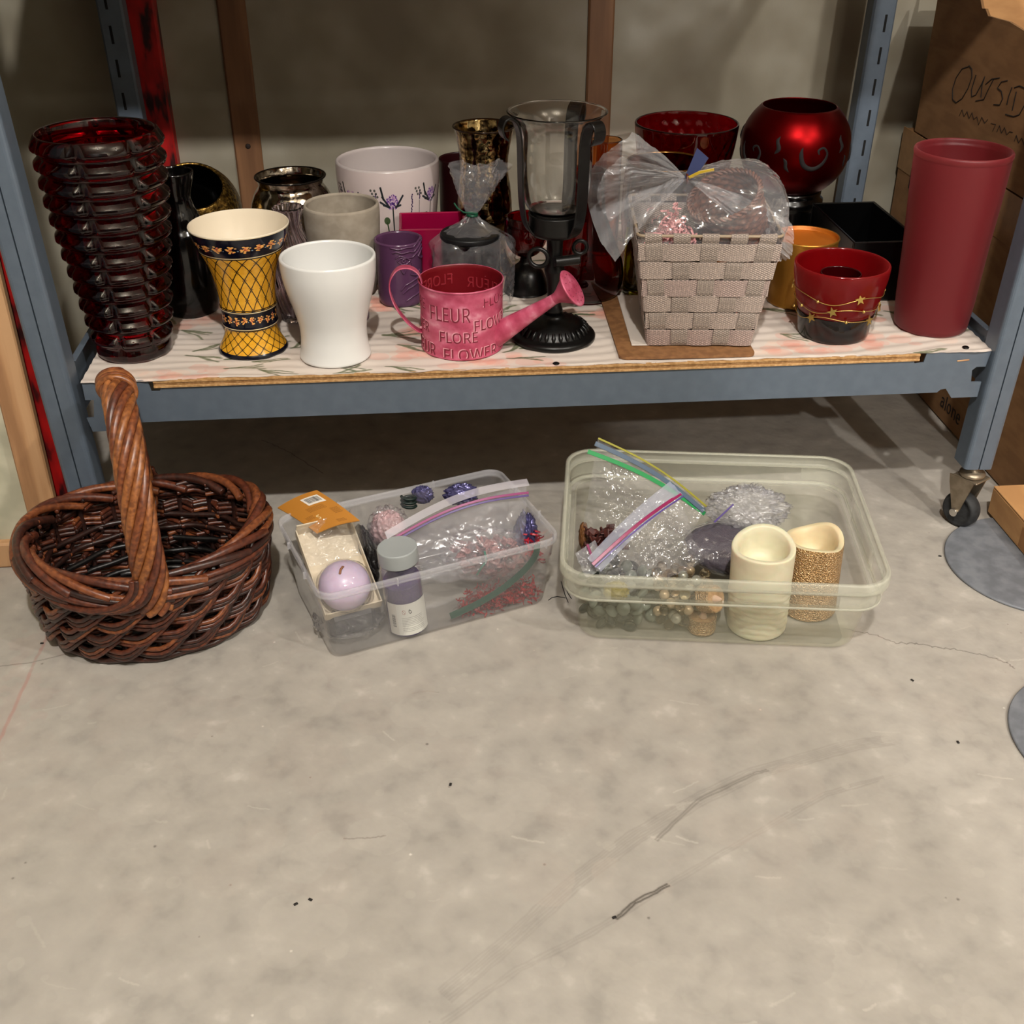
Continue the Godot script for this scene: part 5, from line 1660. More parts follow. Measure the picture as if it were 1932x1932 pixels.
func wicker_basket() -> void:
	var t := thing("wicker_basket", "oval brown willow basket with a twisted arched handle, on the floor at the left", "basket", Vector3(-0.494, 0.0, 0.116), 0.20)
	var tones := [[Color(0.24, 0.105, 0.065), Color(0.42, 0.215, 0.13)], [Color(0.15, 0.075, 0.055), Color(0.30, 0.15, 0.10)], [Color(0.32, 0.15, 0.08), Color(0.54, 0.31, 0.17)], [Color(0.11, 0.055, 0.045), Color(0.22, 0.11, 0.08)], [Color(0.40, 0.22, 0.11), Color(0.64, 0.40, 0.21)], [Color(0.028, 0.022, 0.022), Color(0.07, 0.05, 0.045)]]  # the near-black tone paints shade inside the basket and handle
	var mats := []
	for k in tones.size():
		var m := grain(tones[k][0], tones[k][1], 0.40, Vector3(16, 16, 16), 0.03, 0.0, 0.02, 120 + k)
		m.clearcoat_enabled = true
		m.clearcoat = 0.15
		m.clearcoat_roughness = 0.3
		mats.append(m)
	var ns := 20
	var lift := func(a: float) -> float: return 0.013 * pow(cos(a), 2.0)
	var wall := func(ang: float, y: float, off: float) -> Vector3:
		var s := clampf(y / 0.12, 0.0, 1.1)
		var ax := lerpf(0.118, 0.137, sqrt(s)) + off
		var bz := lerpf(0.092, 0.116, sqrt(s)) + off
		return Vector3(ax * cos(ang), y * (1.0 + lift.call(ang) / 0.12 * s), -bz * sin(ang))
	for k in ns:
		var a := TAU * k / ns
		var pts := []
		for i in 8:
			pts.append(wall.call(a, 0.004 + 0.108 * i / 7.0, -0.001))
		part("stake", tube(pts, 0.0034, 7), mats[3], t)
	for row in 4:
		for k in ns:
			for r in 3:
				var pts := []
				var y0 := 0.012 + row * 0.0225 + r * 0.0058
				var j := rng.randf_range(-0.0012, 0.0012)
				for i in 13:
					var s := i / 12.0
					var a := TAU * (k + row * 0.5 + 2.45 * s) / ns
					pts.append(wall.call(a, y0 + j + 0.003 * s + 0.026 * smoothstep(0.40, 0.85, s), -0.0100 + 0.0205 * sin(PI * s)))
				part("willow_rod", tube(pts, 0.0029 + rng.randf_range(-0.0003, 0.0004), 7), mats[[0, 1, 2, 0, 3, 1][(k * 5 + r * 2 + row) % 6]], t)
	for q in [[0.0055, 0.004], [0.0055, -0.004], [0.100, 0.0055], [0.104, 0.0035]]:
		for h in 2:
			var pts := []
			for i in 37:
				var a := PI * h + PI * 1.03 * i / 36.0
				pts.append(wall.call(a, q[0] + 0.0014 * sin(a * 12.0), q[1] + 0.0018 * cos(a * 12.0)))
			part("hoop_rod", tube(pts, 0.0040, 7), mats[1], t)
	# woven bottom
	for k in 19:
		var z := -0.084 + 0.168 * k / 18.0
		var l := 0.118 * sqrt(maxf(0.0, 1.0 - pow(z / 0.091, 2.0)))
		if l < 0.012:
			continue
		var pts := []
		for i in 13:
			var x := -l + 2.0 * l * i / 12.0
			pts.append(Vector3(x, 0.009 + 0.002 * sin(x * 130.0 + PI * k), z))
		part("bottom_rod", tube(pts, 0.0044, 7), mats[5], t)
	# lining rods fill the lower inside, near-black at the bottom to paint its shade
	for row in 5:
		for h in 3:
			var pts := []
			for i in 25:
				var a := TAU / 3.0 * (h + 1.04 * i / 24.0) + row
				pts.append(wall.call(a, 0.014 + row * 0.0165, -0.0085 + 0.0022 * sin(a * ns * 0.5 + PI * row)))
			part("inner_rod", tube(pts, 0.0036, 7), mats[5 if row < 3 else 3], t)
	# rim braid
	ns = 17
	for k in ns:
		var pts := []
		for i in 13:
			var s := i / 12.0
			var a := TAU * (k + 3.1 * s + 0.12 * sin(k * 2.7)) / ns
			pts.append(wall.call(a, 0.1065 + 0.0195 * sin(PI * (0.12 + 0.80 * s)), lerpf(-0.010, 0.0120, s)))
		part("rim_rod", tube(pts, 0.0052 + rng.randf_range(-0.0004, 0.0005), 8), mats[[0, 2, 1, 0, 2][k % 5]], t)
		pts = []
		for i in 11:
			var s := i / 10.0
			var a := TAU * (k + 0.5 + 2.6 * (1.0 - s) + 0.15 * sin(k * 3.9)) / ns
			pts.append(wall.call(a, 0.100 + 0.016 * s, 0.0125 - 0.005 * s + 0.003 * sin(PI * s)))
		part("rim_rod", tube(pts, 0.0041, 8), mats[[1, 0, 3, 2][k % 4]], t)
	# handle: rods twisted round a core
	var raw := [[10.114, 0.088], [10.119, 0.12], [10.119, 0.17], [10.106, 0.228], [10.078, 0.276], [10.042, 0.304], [10.006, 0.312], [9.968, 0.303], [9.930, 0.272], [9.901, 0.222], [9.888, 0.17], [9.884, 0.12], [9.888, 0.088]]
	var sm := smooth(raw, 12)
	var arch := []
	for q in sm:
		arch.append(Vector3(0.006 * sin((q[0] - 10.0) * 14.0), q[1], q[0] - 10.0))
	part("handle_core", tube(arch, 0.0105, 10), mats[5], t)
	var n := arch.size()
	for s in 9:
		var pts := []
		for k in n:
			var d: Vector3 = (arch[mini(k + 1, n - 1)] - arch[maxi(k - 1, 0)]).normalized()
			var side := Vector3.RIGHT
			var up := d.cross(side).normalized()
			var g := TAU * s / 9.0 + TAU * 3.0 * k / (n - 1)
			var rr := 0.0122 + 0.003 * pow(absf(k * 2.0 / (n - 1) - 1.0), 3.0)
			pts.append(arch[k] + (side * cos(g) * 1.12 + up * sin(g) * 0.95) * rr)
		part("handle_rod", tube(pts, 0.0050, 8), mats[[4, 2, 4, 4, 0, 2][s % 6]], t)
	for s in 4:
		var pts := []
		for k in 30:
			var f := n * (0.452 + 0.012 * s + 0.045 * k / 29.0)
			var i := int(f)
			var p: Vector3 = arch[i].lerp(arch[i + 1], f - i)
			var d: Vector3 = (arch[i + 1] - arch[i]).normalized()
			var up := d.cross(Vector3.RIGHT).normalized()
			var g := -TAU * 0.9 * k / 29.0 + 2.0 + 0.1 * s
			pts.append(p + (Vector3.RIGHT * cos(g) * 1.1 + up * sin(g) * 0.95) * 0.0168)
		part("wrap_rod", tube(pts, 0.0040, 7), mats[2 if s % 2 else 4], t)
	for f in 2:
		for s in 5:
			var pts := []
			var a0 := PI * 1.5 if f == 0 else PI * 0.5
			for k in 12:
				var q := k / 11.0
				pts.append(wall.call(a0 - 0.02 + (s - 2) * 0.033 - 0.85 * pow(q, 2.2) * (1.0 if s < 3 else 0.75), 0.135 - 0.052 * sin(PI * 0.55 * q) + 0.014 * q, 0.014 + 0.008 * sin(PI * q) - 0.004 * q))
			part("foot_rod", tube(pts, 0.0037, 7), mats[[0, 1, 2][s % 3]], t)


# ---------------------------------------------------------------- plastic boxes on the floor

func shell(levels: Array, thick: float) -> ArrayMesh:
	# levels: [hx, hz, r, y] from the outside bottom up; the inside follows `thick` further in
	var rings := []
	var ring := func(q: Array, inset: float) -> Array:
		var o := []
		for v in rounded_rect(q[0] - inset, q[1] - inset, maxf(q[2] - inset, 0.002), 7):
			o.append(Vector3(v.x, q[3], -v.y))
		return o
	var flat := func(q: Array, y: float) -> Array:
		var o := []
		for v in rounded_rect(q[0], q[1], q[2], 7):
			o.append(Vector3(v.x * 0.001, y, -v.y * 0.001))
		return o
	rings.append(flat.call(levels[0], levels[0][3]))
	for q in levels:
		rings.append(ring.call(q, 0.0))
	for k in range(levels.size() - 1, -1, -1):
		var q: Array = levels[k].duplicate()
		if k == 0:
			q[3] += thick
		elif k == levels.size() - 1:
			q[3] -= 0.0003
		rings.append(ring.call(q, thick))
	rings.append(flat.call(levels[0], levels[0][3] + thick))
	return loft(rings)


func pouch(c00: Vector3, c10: Vector3, c01: Vector3, c11: Vector3, bulge: float, amp: float, sd: float, nu := 40, nv := 40, tuck := 1.0) -> ArrayMesh:
	# a film bag: two crumpled sheets joined at their edges; c00-c10 is the mouth
	var nrm := (c10 - c00).cross(c01 - c00).normalized()
	var sheet := func(sg: float) -> ArrayMesh:
		return grid(nu, nv, func(u: float, v: float) -> Vector3:
			var p := c00.lerp(c10, u).lerp(c01.lerp(c11, u), v)
			var e := pow(maxf(sin(PI * u), 0.0), 0.6) * pow(maxf(sin(PI * clampf(v, 0, 1)), 0.0), 0.6)
			var f := ridge(u * 2.6 + sd, v * 2.6, sd + sg * 0.6) * 0.8 + 0.35 * ridge(u * 7.0, v * 7.0, sd + 3.0 + sg)
			var g := noise.get_noise_3d(u * 2.0, v * 2.0, sd + 30.0)
			return p + nrm * (sg * bulge * e * smoothstep(0.0, 0.6, v) + amp * (f * 0.6 + g) * (0.25 + 0.75 * minf(1.0, v * 2.0)) * tuck))
	return join([[sheet.call(1.0), Transform3D()], [sheet.call(-1.0), Transform3D()]])


func zip_line(a: Vector3, b: Vector3, sag: Vector3, off: Vector3, width: float, m: Material, parent: Node3D, called := "zip_strip") -> void:
	var pts := []
	var nr := []
	for k in 15:
		var s := k / 14.0
		pts.append(a.lerp(b, s) + sag * sin(PI * s) + off)
		nr.append(Vector3(-0.1, 0.55, 0.83).normalized())
	part(called, band(pts, nr, width, 0.0010), m, parent)


func crumple(r: Vector3, sd: float, amp: float, nu := 60, nv := 36) -> ArrayMesh:
	return grid(nu, nv, func(u: float, v: float) -> Vector3:
		var a := TAU * u
		var e := PI * (v - 0.5)
		var d := Vector3(cos(a) * cos(e), sin(e), -sin(a) * cos(e))
		var k := 1.0 + amp * (ridge(d.x * 1.6, d.y * 1.6 + sd, d.z * 1.6) - 0.4) + amp * 0.5 * ridge(d.x * 4.0 + sd, d.y * 4.0, d.z * 4.0)
		return d * r * k, true)


func left_bin() -> void:
	var rest := plain(Color(0.8, 0.8, 0.8), 0.4)
	M.bag = film(Color(0.88, 0.88, 0.90), 0.06, 0.09)
	M.bag_soft = film(Color(0.86, 0.86, 0.90), 0.11, 0.22)
	var phi := 0.347
	var c := Vector3(-0.1685, 0.0, 0.109)
	var t := thing("shoebox_bin", "small clear plastic box holding a jar and lilac candle, beside the willow basket", "plastic box", c, phi)
	var clear := film(Color(0.80, 0.81, 0.83), 0.045, 0.08)
	part("body", shell([[0.134, 0.074, 0.012, 0.0], [0.139, 0.0785, 0.014, 0.002], [0.1405, 0.080, 0.015, 0.006], [0.1450, 0.0870, 0.016, 0.060], [0.1465, 0.0895, 0.016, 0.0740], [0.1480, 0.0910, 0.017, 0.0755], [0.1500, 0.0935, 0.018, 0.0985]], 0.0013), clear, t)
	var rim := film(Color(0.84, 0.84, 0.86), 0.26, 0.3)
	var rr := []
	for q in [[0.1492, 0.0928, 0.018, 0.0965], [0.1525, 0.0965, 0.020, 0.0965], [0.1530, 0.0970, 0.020, 0.0985], [0.1530, 0.0970, 0.020, 0.1045], [0.1520, 0.0960, 0.020, 0.1055], [0.1500, 0.0940, 0.018, 0.1055], [0.1490, 0.0930, 0.018, 0.1040], [0.1488, 0.0925, 0.018, 0.0985]]:
		var o := []
		for v in rounded_rect(q[0], q[1], q[2], 7):
			o.append(Vector3(v.x, q[3], -v.y))
		rr.append(o)
	part("rim", loft(rr), rim, t)
	for q in [[-0.06, 0.0975, 0], [0.05, 0.0975, 0], [0.13, 0.0975, 0], [-0.07, -0.0975, 0], [0.06, -0.0975, 0], [-0.1535, 0.04, 1], [-0.1535, -0.03, 1], [0.1535, 0.03, 1], [0.1535, -0.04, 1]]:
		part("rim_rib", bbox(Vector3(0.0016, 0.010, 0.004) if q[2] == 0 else Vector3(0.004, 0.010, 0.0016), 0.0005), rim, t, Vector3(q[0], 0.1005, q[1]))
	# card tray with the ball candle
	var a := Vector3(-0.318, 0.095, 0.095)
	var b := Vector3(-0.252, 0.095, 0.071)
	var f := Vector3(-0.279, 0.036, 0.203)
	var x := (b - a).normalized()
	var z := (f - a).normalized()
	var y := z.cross(x).normalized()
	z = x.cross(y).normalized()
	var tray := thing("card_tray", "cream card tray under the lilac ball candle, sloping down to the front", "card tray")
	tray.transform = Transform3D(Basis(x, y, z), a)
	var cream := grain(Color(0.80, 0.75, 0.66), Color(0.84, 0.79, 0.70), 0.8, Vector3(8, 8, 8), 0.02, 0.0, 0.004, 131)
	part("floor", bbox(Vector3(0.070, 0.0016, 0.124), 0.0005), cream, tray, Vector3(0.035, -0.006, 0.062))
	part("front_wall", bbox(Vector3(0.070, 0.015, 0.0016), 0.0005), cream, tray, Vector3(0.035, 0.001, 0.124))
	part("back_wall", bbox(Vector3(0.070, 0.022, 0.0016), 0.0005), cream, tray, Vector3(0.035, 0.005, 0.0))
	part("side_wall", bbox(Vector3(0.0016, 0.012, 0.124), 0.0005), cream, tray, Vector3(0.0, 0.0, 0.062))
	part("side_wall", bbox(Vector3(0.0016, 0.012, 0.124), 0.0005), cream, tray, Vector3(0.070, 0.0, 0.062))
	var wrap := thing("clear_wrapper", "crumpled clear wrapper over the upper end of the cream card tray", "wrapper")
	wrap.transform = tray.transform
	part("film", grid(40, 34, func(u: float, v: float) -> Vector3:
		return Vector3(0.070 * u, 0.007 + 0.012 * sin(PI * u) * (1.0 - v) + 0.004 * ridge(u * 2.0, v * 3.0, 61.0), 0.002 + 0.055 * v)), M.bag, wrap)
	part("film", crumple(Vector3(0.0335, 0.0315, 0.0335), 63.0, 0.035, 56, 40), film(Color(0.9, 0.9, 0.92), 0.03, 0.07), wrap).transform = wrap.transform.affine_inverse() * at(-0.2565, 0.0685, 0.1765)
	var ballc := thing("ball_candle", "pale lilac ball candle with a brown wick, on the cream card tray", "candle", Vector3(-0.2565, 0.0685, 0.1765))
	part("wax", lathe(smooth([[0.0, -0.0275], [0.012, -0.0265], [0.0235, -0.0195], [0.0302, -0.006], [0.0308, 0.003], [0.0275, 0.0145], [0.0190, 0.0240], [0.0090, 0.0285], [0.0, 0.0292]], 4), 56), wax(Color(0.79, 0.72, 0.82), 141, 0.34), ballc)
	part("wick", tube([Vector3(0.001, 0.0275, 0.002), Vector3(0.0, 0.0300, 0.005), Vector3(-0.002, 0.0298, 0.010), Vector3(-0.003, 0.0272, 0.015)], 0.0015, 7), plain(Color(0.55, 0.36, 0.24), 0.7), ballc)
	# header card with bar code
	var im := picture(512, 512, Color(0.72, 0.48, 0.18))
	for j in range(0, 512):
		for i in range(0, 512, 1):
			if (i * 7 + j * 13) % 11 == 0:
				im.set_pixel(i, j, Color(0.70, 0.46, 0.165))
	im.fill_rect(Rect2i(235, 60, 215, 118), Color(0.88, 0.86, 0.82))
	var bx := 262
	while bx < 425:
		var w := 2 + rng.randi() % 5
		im.fill_rect(Rect2i(bx, 76, w, 76), Color(0.06, 0.06, 0.07))
		bx += w + 2 + rng.randi() % 4
	var lines := func(x0: int, y0: int, w: int, n: int, dy: int) -> void:
		for r in n:
			var q := x0
			while q < x0 + w - 4 - rng.randi() % 20:
				var l := 3 + rng.randi() % 8
				im.fill_rect(Rect2i(q, y0 + r * dy, l, maxi(3, dy / 2 - 1)), Color(0.42, 0.25, 0.09))
				q += l + 2 + rng.randi() % 3
	lines.call(160, 205, 220, 5, 13)
	lines.call(370, 285, 110, 7, 12)
	lines.call(60, 300, 100, 5, 10)
	lines.call(300, 440, 110, 4, 10)
	stroke(im, [[196, 330], [178, 326], [170, 340], [184, 350], [196, 360], [186, 374], [168, 370]], 8.0, Color(0.90, 0.82, 0.62))
	dot(im, 204, 322, 5.0, Color(0.90, 0.82, 0.62))
	var cm := plain(Color.WHITE, 0.45)
	cm.albedo_texture = tex(im)
	var card := thing("header_card", "orange-brown header card with a white bar code, lying across the small box's back left corner", "packaging card")
	var p := [Vector3(-0.344, 0.104, 0.047), Vector3(-0.292, 0.129, 0.050), Vector3(-0.237, 0.117, 0.109), Vector3(-0.291, 0.0995, 0.106)]
	var face := func(lift: float) -> ArrayMesh:
		return grid(12, 12, func(u: float, v: float) -> Vector3:
			var q: Vector3 = p[0].lerp(p[1], u).lerp(p[3].lerp(p[2], u), v)
			return q + Vector3(0, 0.003 * sin(PI * u) + 0.002 * sin(PI * v) + lift, 0))
	part("card", face.call(0.0), cm, card)
	part("card_back", face.call(-0.0009), plain(Color(0.55, 0.42, 0.27), 0.7), card)
	# jar of purple sand
	var jar := thing("sand_jar", "clear plastic jar of purple sand with a grey lid and white label", "jar", Vector3(-0.1835, 0.0022, 0.1765))
	jar.rotation = Vector3(0.0, 0.0, 0.070)
	part("body", lathe(vessel(smooth([[0.0225, 0.0], [0.0240, 0.002], [0.0243, 0.008], [0.0243, 0.080], [0.0235, 0.092], [0.0215, 0.0985], [0.0210, 0.102]], 2), 0.0012, 0.0015), 56), film(Color(0.85, 0.85, 0.88), 0.03, 0.06), jar)
	part("sand", lathe([[0.0, 0.0020], [0.0218, 0.0020], [0.0228, 0.004], [0.0228, 0.0700], [0.0222, 0.0745], [0.012, 0.0770], [0.0, 0.0775]], 48, func(q: Vector3, g: float, j: int) -> Vector3: return q + Vector3(0, 0.0035 * sin(g + 0.5), 0) if j > 3 and j < 6 else q), speckle(Color(0.14, 0.035, 0.30), Color(0.29, 0.12, 0.48), 0.6, 142), jar)
	part("lid", lathe([[0.0, 0.0985], [0.0232, 0.0985], [0.0238, 0.1000], [0.0240, 0.1165], [0.0234, 0.1182], [0.0222, 0.1188], [0.0212, 0.1180], [0.0, 0.1178]], 56), plain(Color(0.60, 0.62, 0.62), 0.4), jar)
	var li := picture(512, 256, Color(0.83, 0.83, 0.80))
	li.fill_rect(Rect2i(0, 0, 120, 256), Color(0.80, 0.79, 0.76))
	var by := 92
	while by < 190:
		var w := 2 + rng.randi() % 4
		li.fill_rect(Rect2i(52, by, 44, w), Color(0.1, 0.1, 0.1))
		by += w + 2 + rng.randi() % 3
	for r in 9:
		var q := 170
		while q < 400 + rng.randi() % 30:
			var l := 3 + rng.randi() % 9
			li.fill_rect(Rect2i(q, 112 + r * 13 + (6 if r > 5 else 0), l, 4), Color(0.52, 0.52, 0.50))
			q += l + 3
	for k in 20:
		var g := TAU * k / 20.0
		dot(li, 200 + 17 * cos(g), 66 + 17 * sin(g), 2.0, Color(0.55, 0.25, 0.22))
	stroke(li, [[188, 54], [212, 78]], 3.0, Color(0.55, 0.25, 0.22))
	for k in 13:
		var g := TAU * (k + 2) / 20.0
		dot(li, 272 + 16 * cos(g), 64 + 16 * sin(g), 3.0, Color(0.08, 0.08, 0.08))
		dot(li, 272 + 9 * cos(g + 3.0), 64 + 9 * sin(g + 3.0), 2.4, Color(0.08, 0.08, 0.08))
	var lm := plain(Color.WHITE, 0.5)
	lm.albedo_texture = tex(li)
	part("label", grid(30, 4, func(u: float, v: float) -> Vector3:
		var g := -0.95 + 2.3 * u
		return Vector3(0.0247 * sin(g), 0.052 - 0.046 * v, 0.0247 * cos(g))), lm, jar)
	# pink potpourri pack in a zip bag
	var rose := grain(Color(0.50, 0.28, 0.28), Color(0.72, 0.52, 0.50), 0.6, Vector3(20, 20, 20), 0.05, 0.0, 0.05, 143)
	var pk := thing("potpourri_pack", "cellophane pack of dusty pink potpourri tied with green, inside the purple-zip bag", "potpourri pack", Vector3(-0.080, 0.052, 0.098))
	var chips := []
	for k in 150:
		var d := Vector3(rng.randfn(), rng.randfn(), rng.randfn()).normalized() * pow(rng.randf(), 0.4)
		chips.append([bbox(Vector3(0.012, 0.003, 0.009), 0.0012), Transform3D(Basis(Vector3(rng.randfn(), rng.randfn(), rng.randfn()).normalized(), rng.randf() * TAU), d * Vector3(0.050, 0.027, 0.022))])
	var ch := part("petals", join(chips), rose, pk)
	ch.set_meta("kind", "stuff")
	part("film", crumple(Vector3(0.056, 0.034, 0.028), 5.0, 0.16), M.bag, pk)
	part("tie", tube([Vector3(-0.016, -0.012, 0.027), Vector3(-0.010, 0.0, 0.0285), Vector3(-0.004, 0.010, 0.029), Vector3(-0.006, 0.022, 0.027)], 0.0014, 6), plain(Color(0.16, 0.52, 0.42), 0.4), pk)
	var bag := thing("zip_bag", "clear zip bag with a magenta and violet zip, leaning across the small clear box", "zip bag")
	var tl := Vector3(-0.206, 0.121, 0.152)
	var tr := Vector3(-0.030, 0.147, 0.084)
	part("film", pouch(tl, tr, Vector3(-0.146, 0.040, 0.140), Vector3(-0.034, 0.022, 0.108), 0.024, 0.007, 71.0, 56, 50), M.bag_soft, bag)
	var sag := Vector3(0.0, 0.011, -0.006)
	part("mouth", grid(30, 5, func(u: float, v: float) -> Vector3:
		return tl.lerp(tr, u) + sag * sin(PI * u) + Vector3(0.003 * v, -0.0065 * v + 0.005, 0.006 * v)), film(Color(0.78, 0.76, 0.80), 0.40, 0.3), bag)
	var mag := plain(Color(0.52, 0.10, 0.38), 0.3)
	var vio := plain(Color(0.28, 0.17, 0.46), 0.3)
	zip_line(Vector3(-0.2015, 0.116, 0.157), Vector3(-0.0285, 0.1375, 0.0935), sag, Vector3.ZERO, 0.0030, mag, bag)
	zip_line(Vector3(-0.2005, 0.1125, 0.158), Vector3(-0.0285, 0.1340, 0.0945), sag, Vector3.ZERO, 0.0024, vio, bag)
	part("zip_end", bbox(Vector3(0.008, 0.008, 0.003), 0.0015), plain(Color(0.85, 0.83, 0.86), 0.4), bag, Vector3(-0.2025, 0.1105, 0.1585), Vector3(0, 0.3, 0.5))
	# the second bag's green zip, bent along the front wall
	var gb := thing("zip_bag", "clear bag with a bent green zip, low in the small clear box", "zip bag")
	var arc := []
	var arn := []
	for q in smooth([[10 - 0.022, 0.090], [10 - 0.024, 0.074], [10 - 0.038, 0.056], [10 - 0.064, 0.038], [10 - 0.098, 0.024], [10 - 0.132, 0.016]], 5):
		var xx: float = q[0] - 10.0
		arc.append(Vector3(xx, q[1], 0.1375 - (xx + 0.022) * 0.36 - 0.022 * 0.0))
		arn.append(Vector3(0.33, 0.3, 0.9).normalized())
	part("zip_strip", band(arc, arn, 0.0085, 0.0012), plain(Color(0.03, 0.26, 0.19), 0.35), gb)
	part("film", pouch(Vector3(-0.130, 0.014, 0.166), Vector3(-0.026, 0.086, 0.128), Vector3(-0.118, 0.005, 0.135), Vector3(-0.030, 0.008, 0.105), 0.006, 0.004, 81.0, 30, 24), M.bag, gb)
	# red shreds
	shreds("red_shreds", Vector3(-0.070, 0.013, 0.136), Vector3(0.048, 0.011, 0.014), 520, 0.10, Color(0.62, 0.12, 0.13), phi, "heap of red shredded filling on the floor of the small clear box, front right")
	shreds("red_shreds", Vector3(-0.024, 0.060, 0.098), Vector3(0.008, 0.020, 0.012), 90, 0.10, Color(0.66, 0.08, 0.16), phi, "crimson shredded filling at the right end of the small clear box")
	# behind: tissue flower, foil, dark pack, box
	var ti := thing("tissue_bundle", "crumpled pale pink tissue in clear film, behind the grey jar lid", "tissue", Vector3(-0.205, 0.074, 0.066))
	part("tissue", crumple(Vector3(0.022, 0.027, 0.019), 12.0, 0.13), grain(Color(0.62, 0.46, 0.47), Color(0.78, 0.66, 0.67), 0.6, Vector3(18, 18, 18), 0.04, 0.0, 0.02, 144), ti)
	part("film", crumple(Vector3(0.026, 0.032, 0.022), 15.0, 0.22), M.bag, ti)
	var foil := plain(Color(0.34, 0.33, 0.50), 0.22, 0.5)
	for q in [[Vector3(-0.160, 0.104, 0.030), Vector3(0.013, 0.011, 0.008), 21.0, "small"], [Vector3(-0.110, 0.106, 0.036), Vector3(0.020, 0.013, 0.011), 25.0, "large"], [Vector3(-0.030, 0.062, 0.075), Vector3(0.014, 0.030, 0.022), 29.0, "tall"]]:
		solo("foil_wrap", crumple(q[1], q[2], 0.30, 40, 26), foil, {"small": "small twist of violet foil behind the purple-zip bag, left of the larger foil", "large": "shiny violet foil bundle sticking up behind the purple-zip bag", "tall": "violet foil bundle at the right end of the small clear box"}[q[3]], "foil", q[0], Vector3.ZERO, "violet foil bundles")
	var coil := []
	for k in 26:
		var g := TAU * k / 10.0
		coil.append(Vector3(0.009 * cos(g), 0.0006 * k, 0.007 * sin(g)))
	solo("green_cord", tube(coil, 0.0022, 7), plain(Color(0.01, 0.10, 0.08), 0.5), "small coil of dark green cord beside the pink tissue bundle", "cord", Vector3(-0.178, 0.095, 0.042))
	var dk := thing("dark_pack", "dark glittery pack standing between the cream card tray and the jar", "pack", Vector3(-0.236, 0.048, 0.090), 0.33)
	part("pack", crumple(Vector3(0.012, 0.044, 0.040), 33.0, 0.10, 44, 30), speckle(Color(0.02, 0.018, 0.02), Color(0.12, 0.10, 0.10), 0.4, 145), dk)
	var low := thing("dark_pack", "dark pack in loose clear film under the cream card tray", "pack", Vector3(-0.255, 0.0225, 0.172), phi)
	part("pack", bbox(Vector3(0.058, 0.032, 0.060), 0.006), plain(Color(0.045, 0.045, 0.055), 0.5), low, Vector3(0, -0.001, -0.01))
	part("film", crumple(Vector3(0.042, 0.019, 0.038), 37.0, 0.14), M.bag, low)
	# a clear inner box stands in the back half
	var ib := thing("clear_insert", "rounded clear plastic sleeve standing in the back of the small clear box", "plastic sleeve", Vector3(-0.150, 0.0025, 0.060), phi)
	part("sleeve", shell([[0.100, 0.020, 0.012, 0.0], [0.104, 0.023, 0.014, 0.003], [0.104, 0.023, 0.014, 0.112]], 0.001), film(Color(0.80, 0.81, 0.83), 0.025, 0.08), ib)


func shreds(called: String, c: Vector3, r: Vector3, n: int, _unused: float, col: Color, phi: float, label: String) -> void:
	var st := SurfaceTool.new()
	st.begin(Mesh.PRIMITIVE_TRIANGLES)
	st.set_smooth_group(-1)
	var b := Basis(Vector3.UP, phi)
	for k in n:
		var p := c + b * Vector3(clampf(rng.randfn(0, 0.6), -1, 1) * r.x, clampf(rng.randfn(0, 0.6), -1, 1) * r.y, clampf(rng.randfn(0, 0.6), -1, 1) * r.z)
		var d := Vector3(rng.randfn(), rng.randfn() * 0.3, rng.randfn() * 0.5).normalized()
		var nn := d.cross(Vector3(rng.randfn(), rng.randfn(), rng.randfn())).normalized()
		for i in 3:
			var s := d.cross(nn).normalized() * 0.0011
			var e := p + d * 0.0035
			facet(st, [p - s, p + s, e + s, e - s], nn)
			p = e
			d = (d + nn * (0.9 if i % 2 else -0.9)).normalized()
			nn = d.cross(s).normalized()
	st.generate_normals()
	solo(called, st.commit(), plain(col, 0.35), label, "shredded filling").set_meta("kind", "stuff")


func wax(c: Color, sd: int, rough: float) -> StandardMaterial3D:
	var m := grain(c.darkened(0.03), c.lightened(0.05), rough, Vector3(9, 9, 9), 0.02, 0.0, 0.006, sd)
	m.subsurf_scatter_enabled = true
	m.subsurf_scatter_strength = 0.35
	return m


func speckle(c: Color, c2: Color, rough: float, sd: int) -> StandardMaterial3D:
	var m := plain(Color.WHITE, rough)
	m.albedo_texture = noise_tex(0.22, [[0.30, c], [0.62, c.lerp(c2, 0.6)], [0.80, c2]], 256, 2, FastNoiseLite.TYPE_SIMPLEX_SMOOTH, sd)
	m.uv1_triplanar = true
	m.uv1_scale = Vector3(11, 11, 11)
	m.heightmap_enabled = true
	m.heightmap_texture = noise_tex(0.25, [], 256, 2, FastNoiseLite.TYPE_CELLULAR, sd + 3)
	m.heightmap_scale = 0.06
	return m


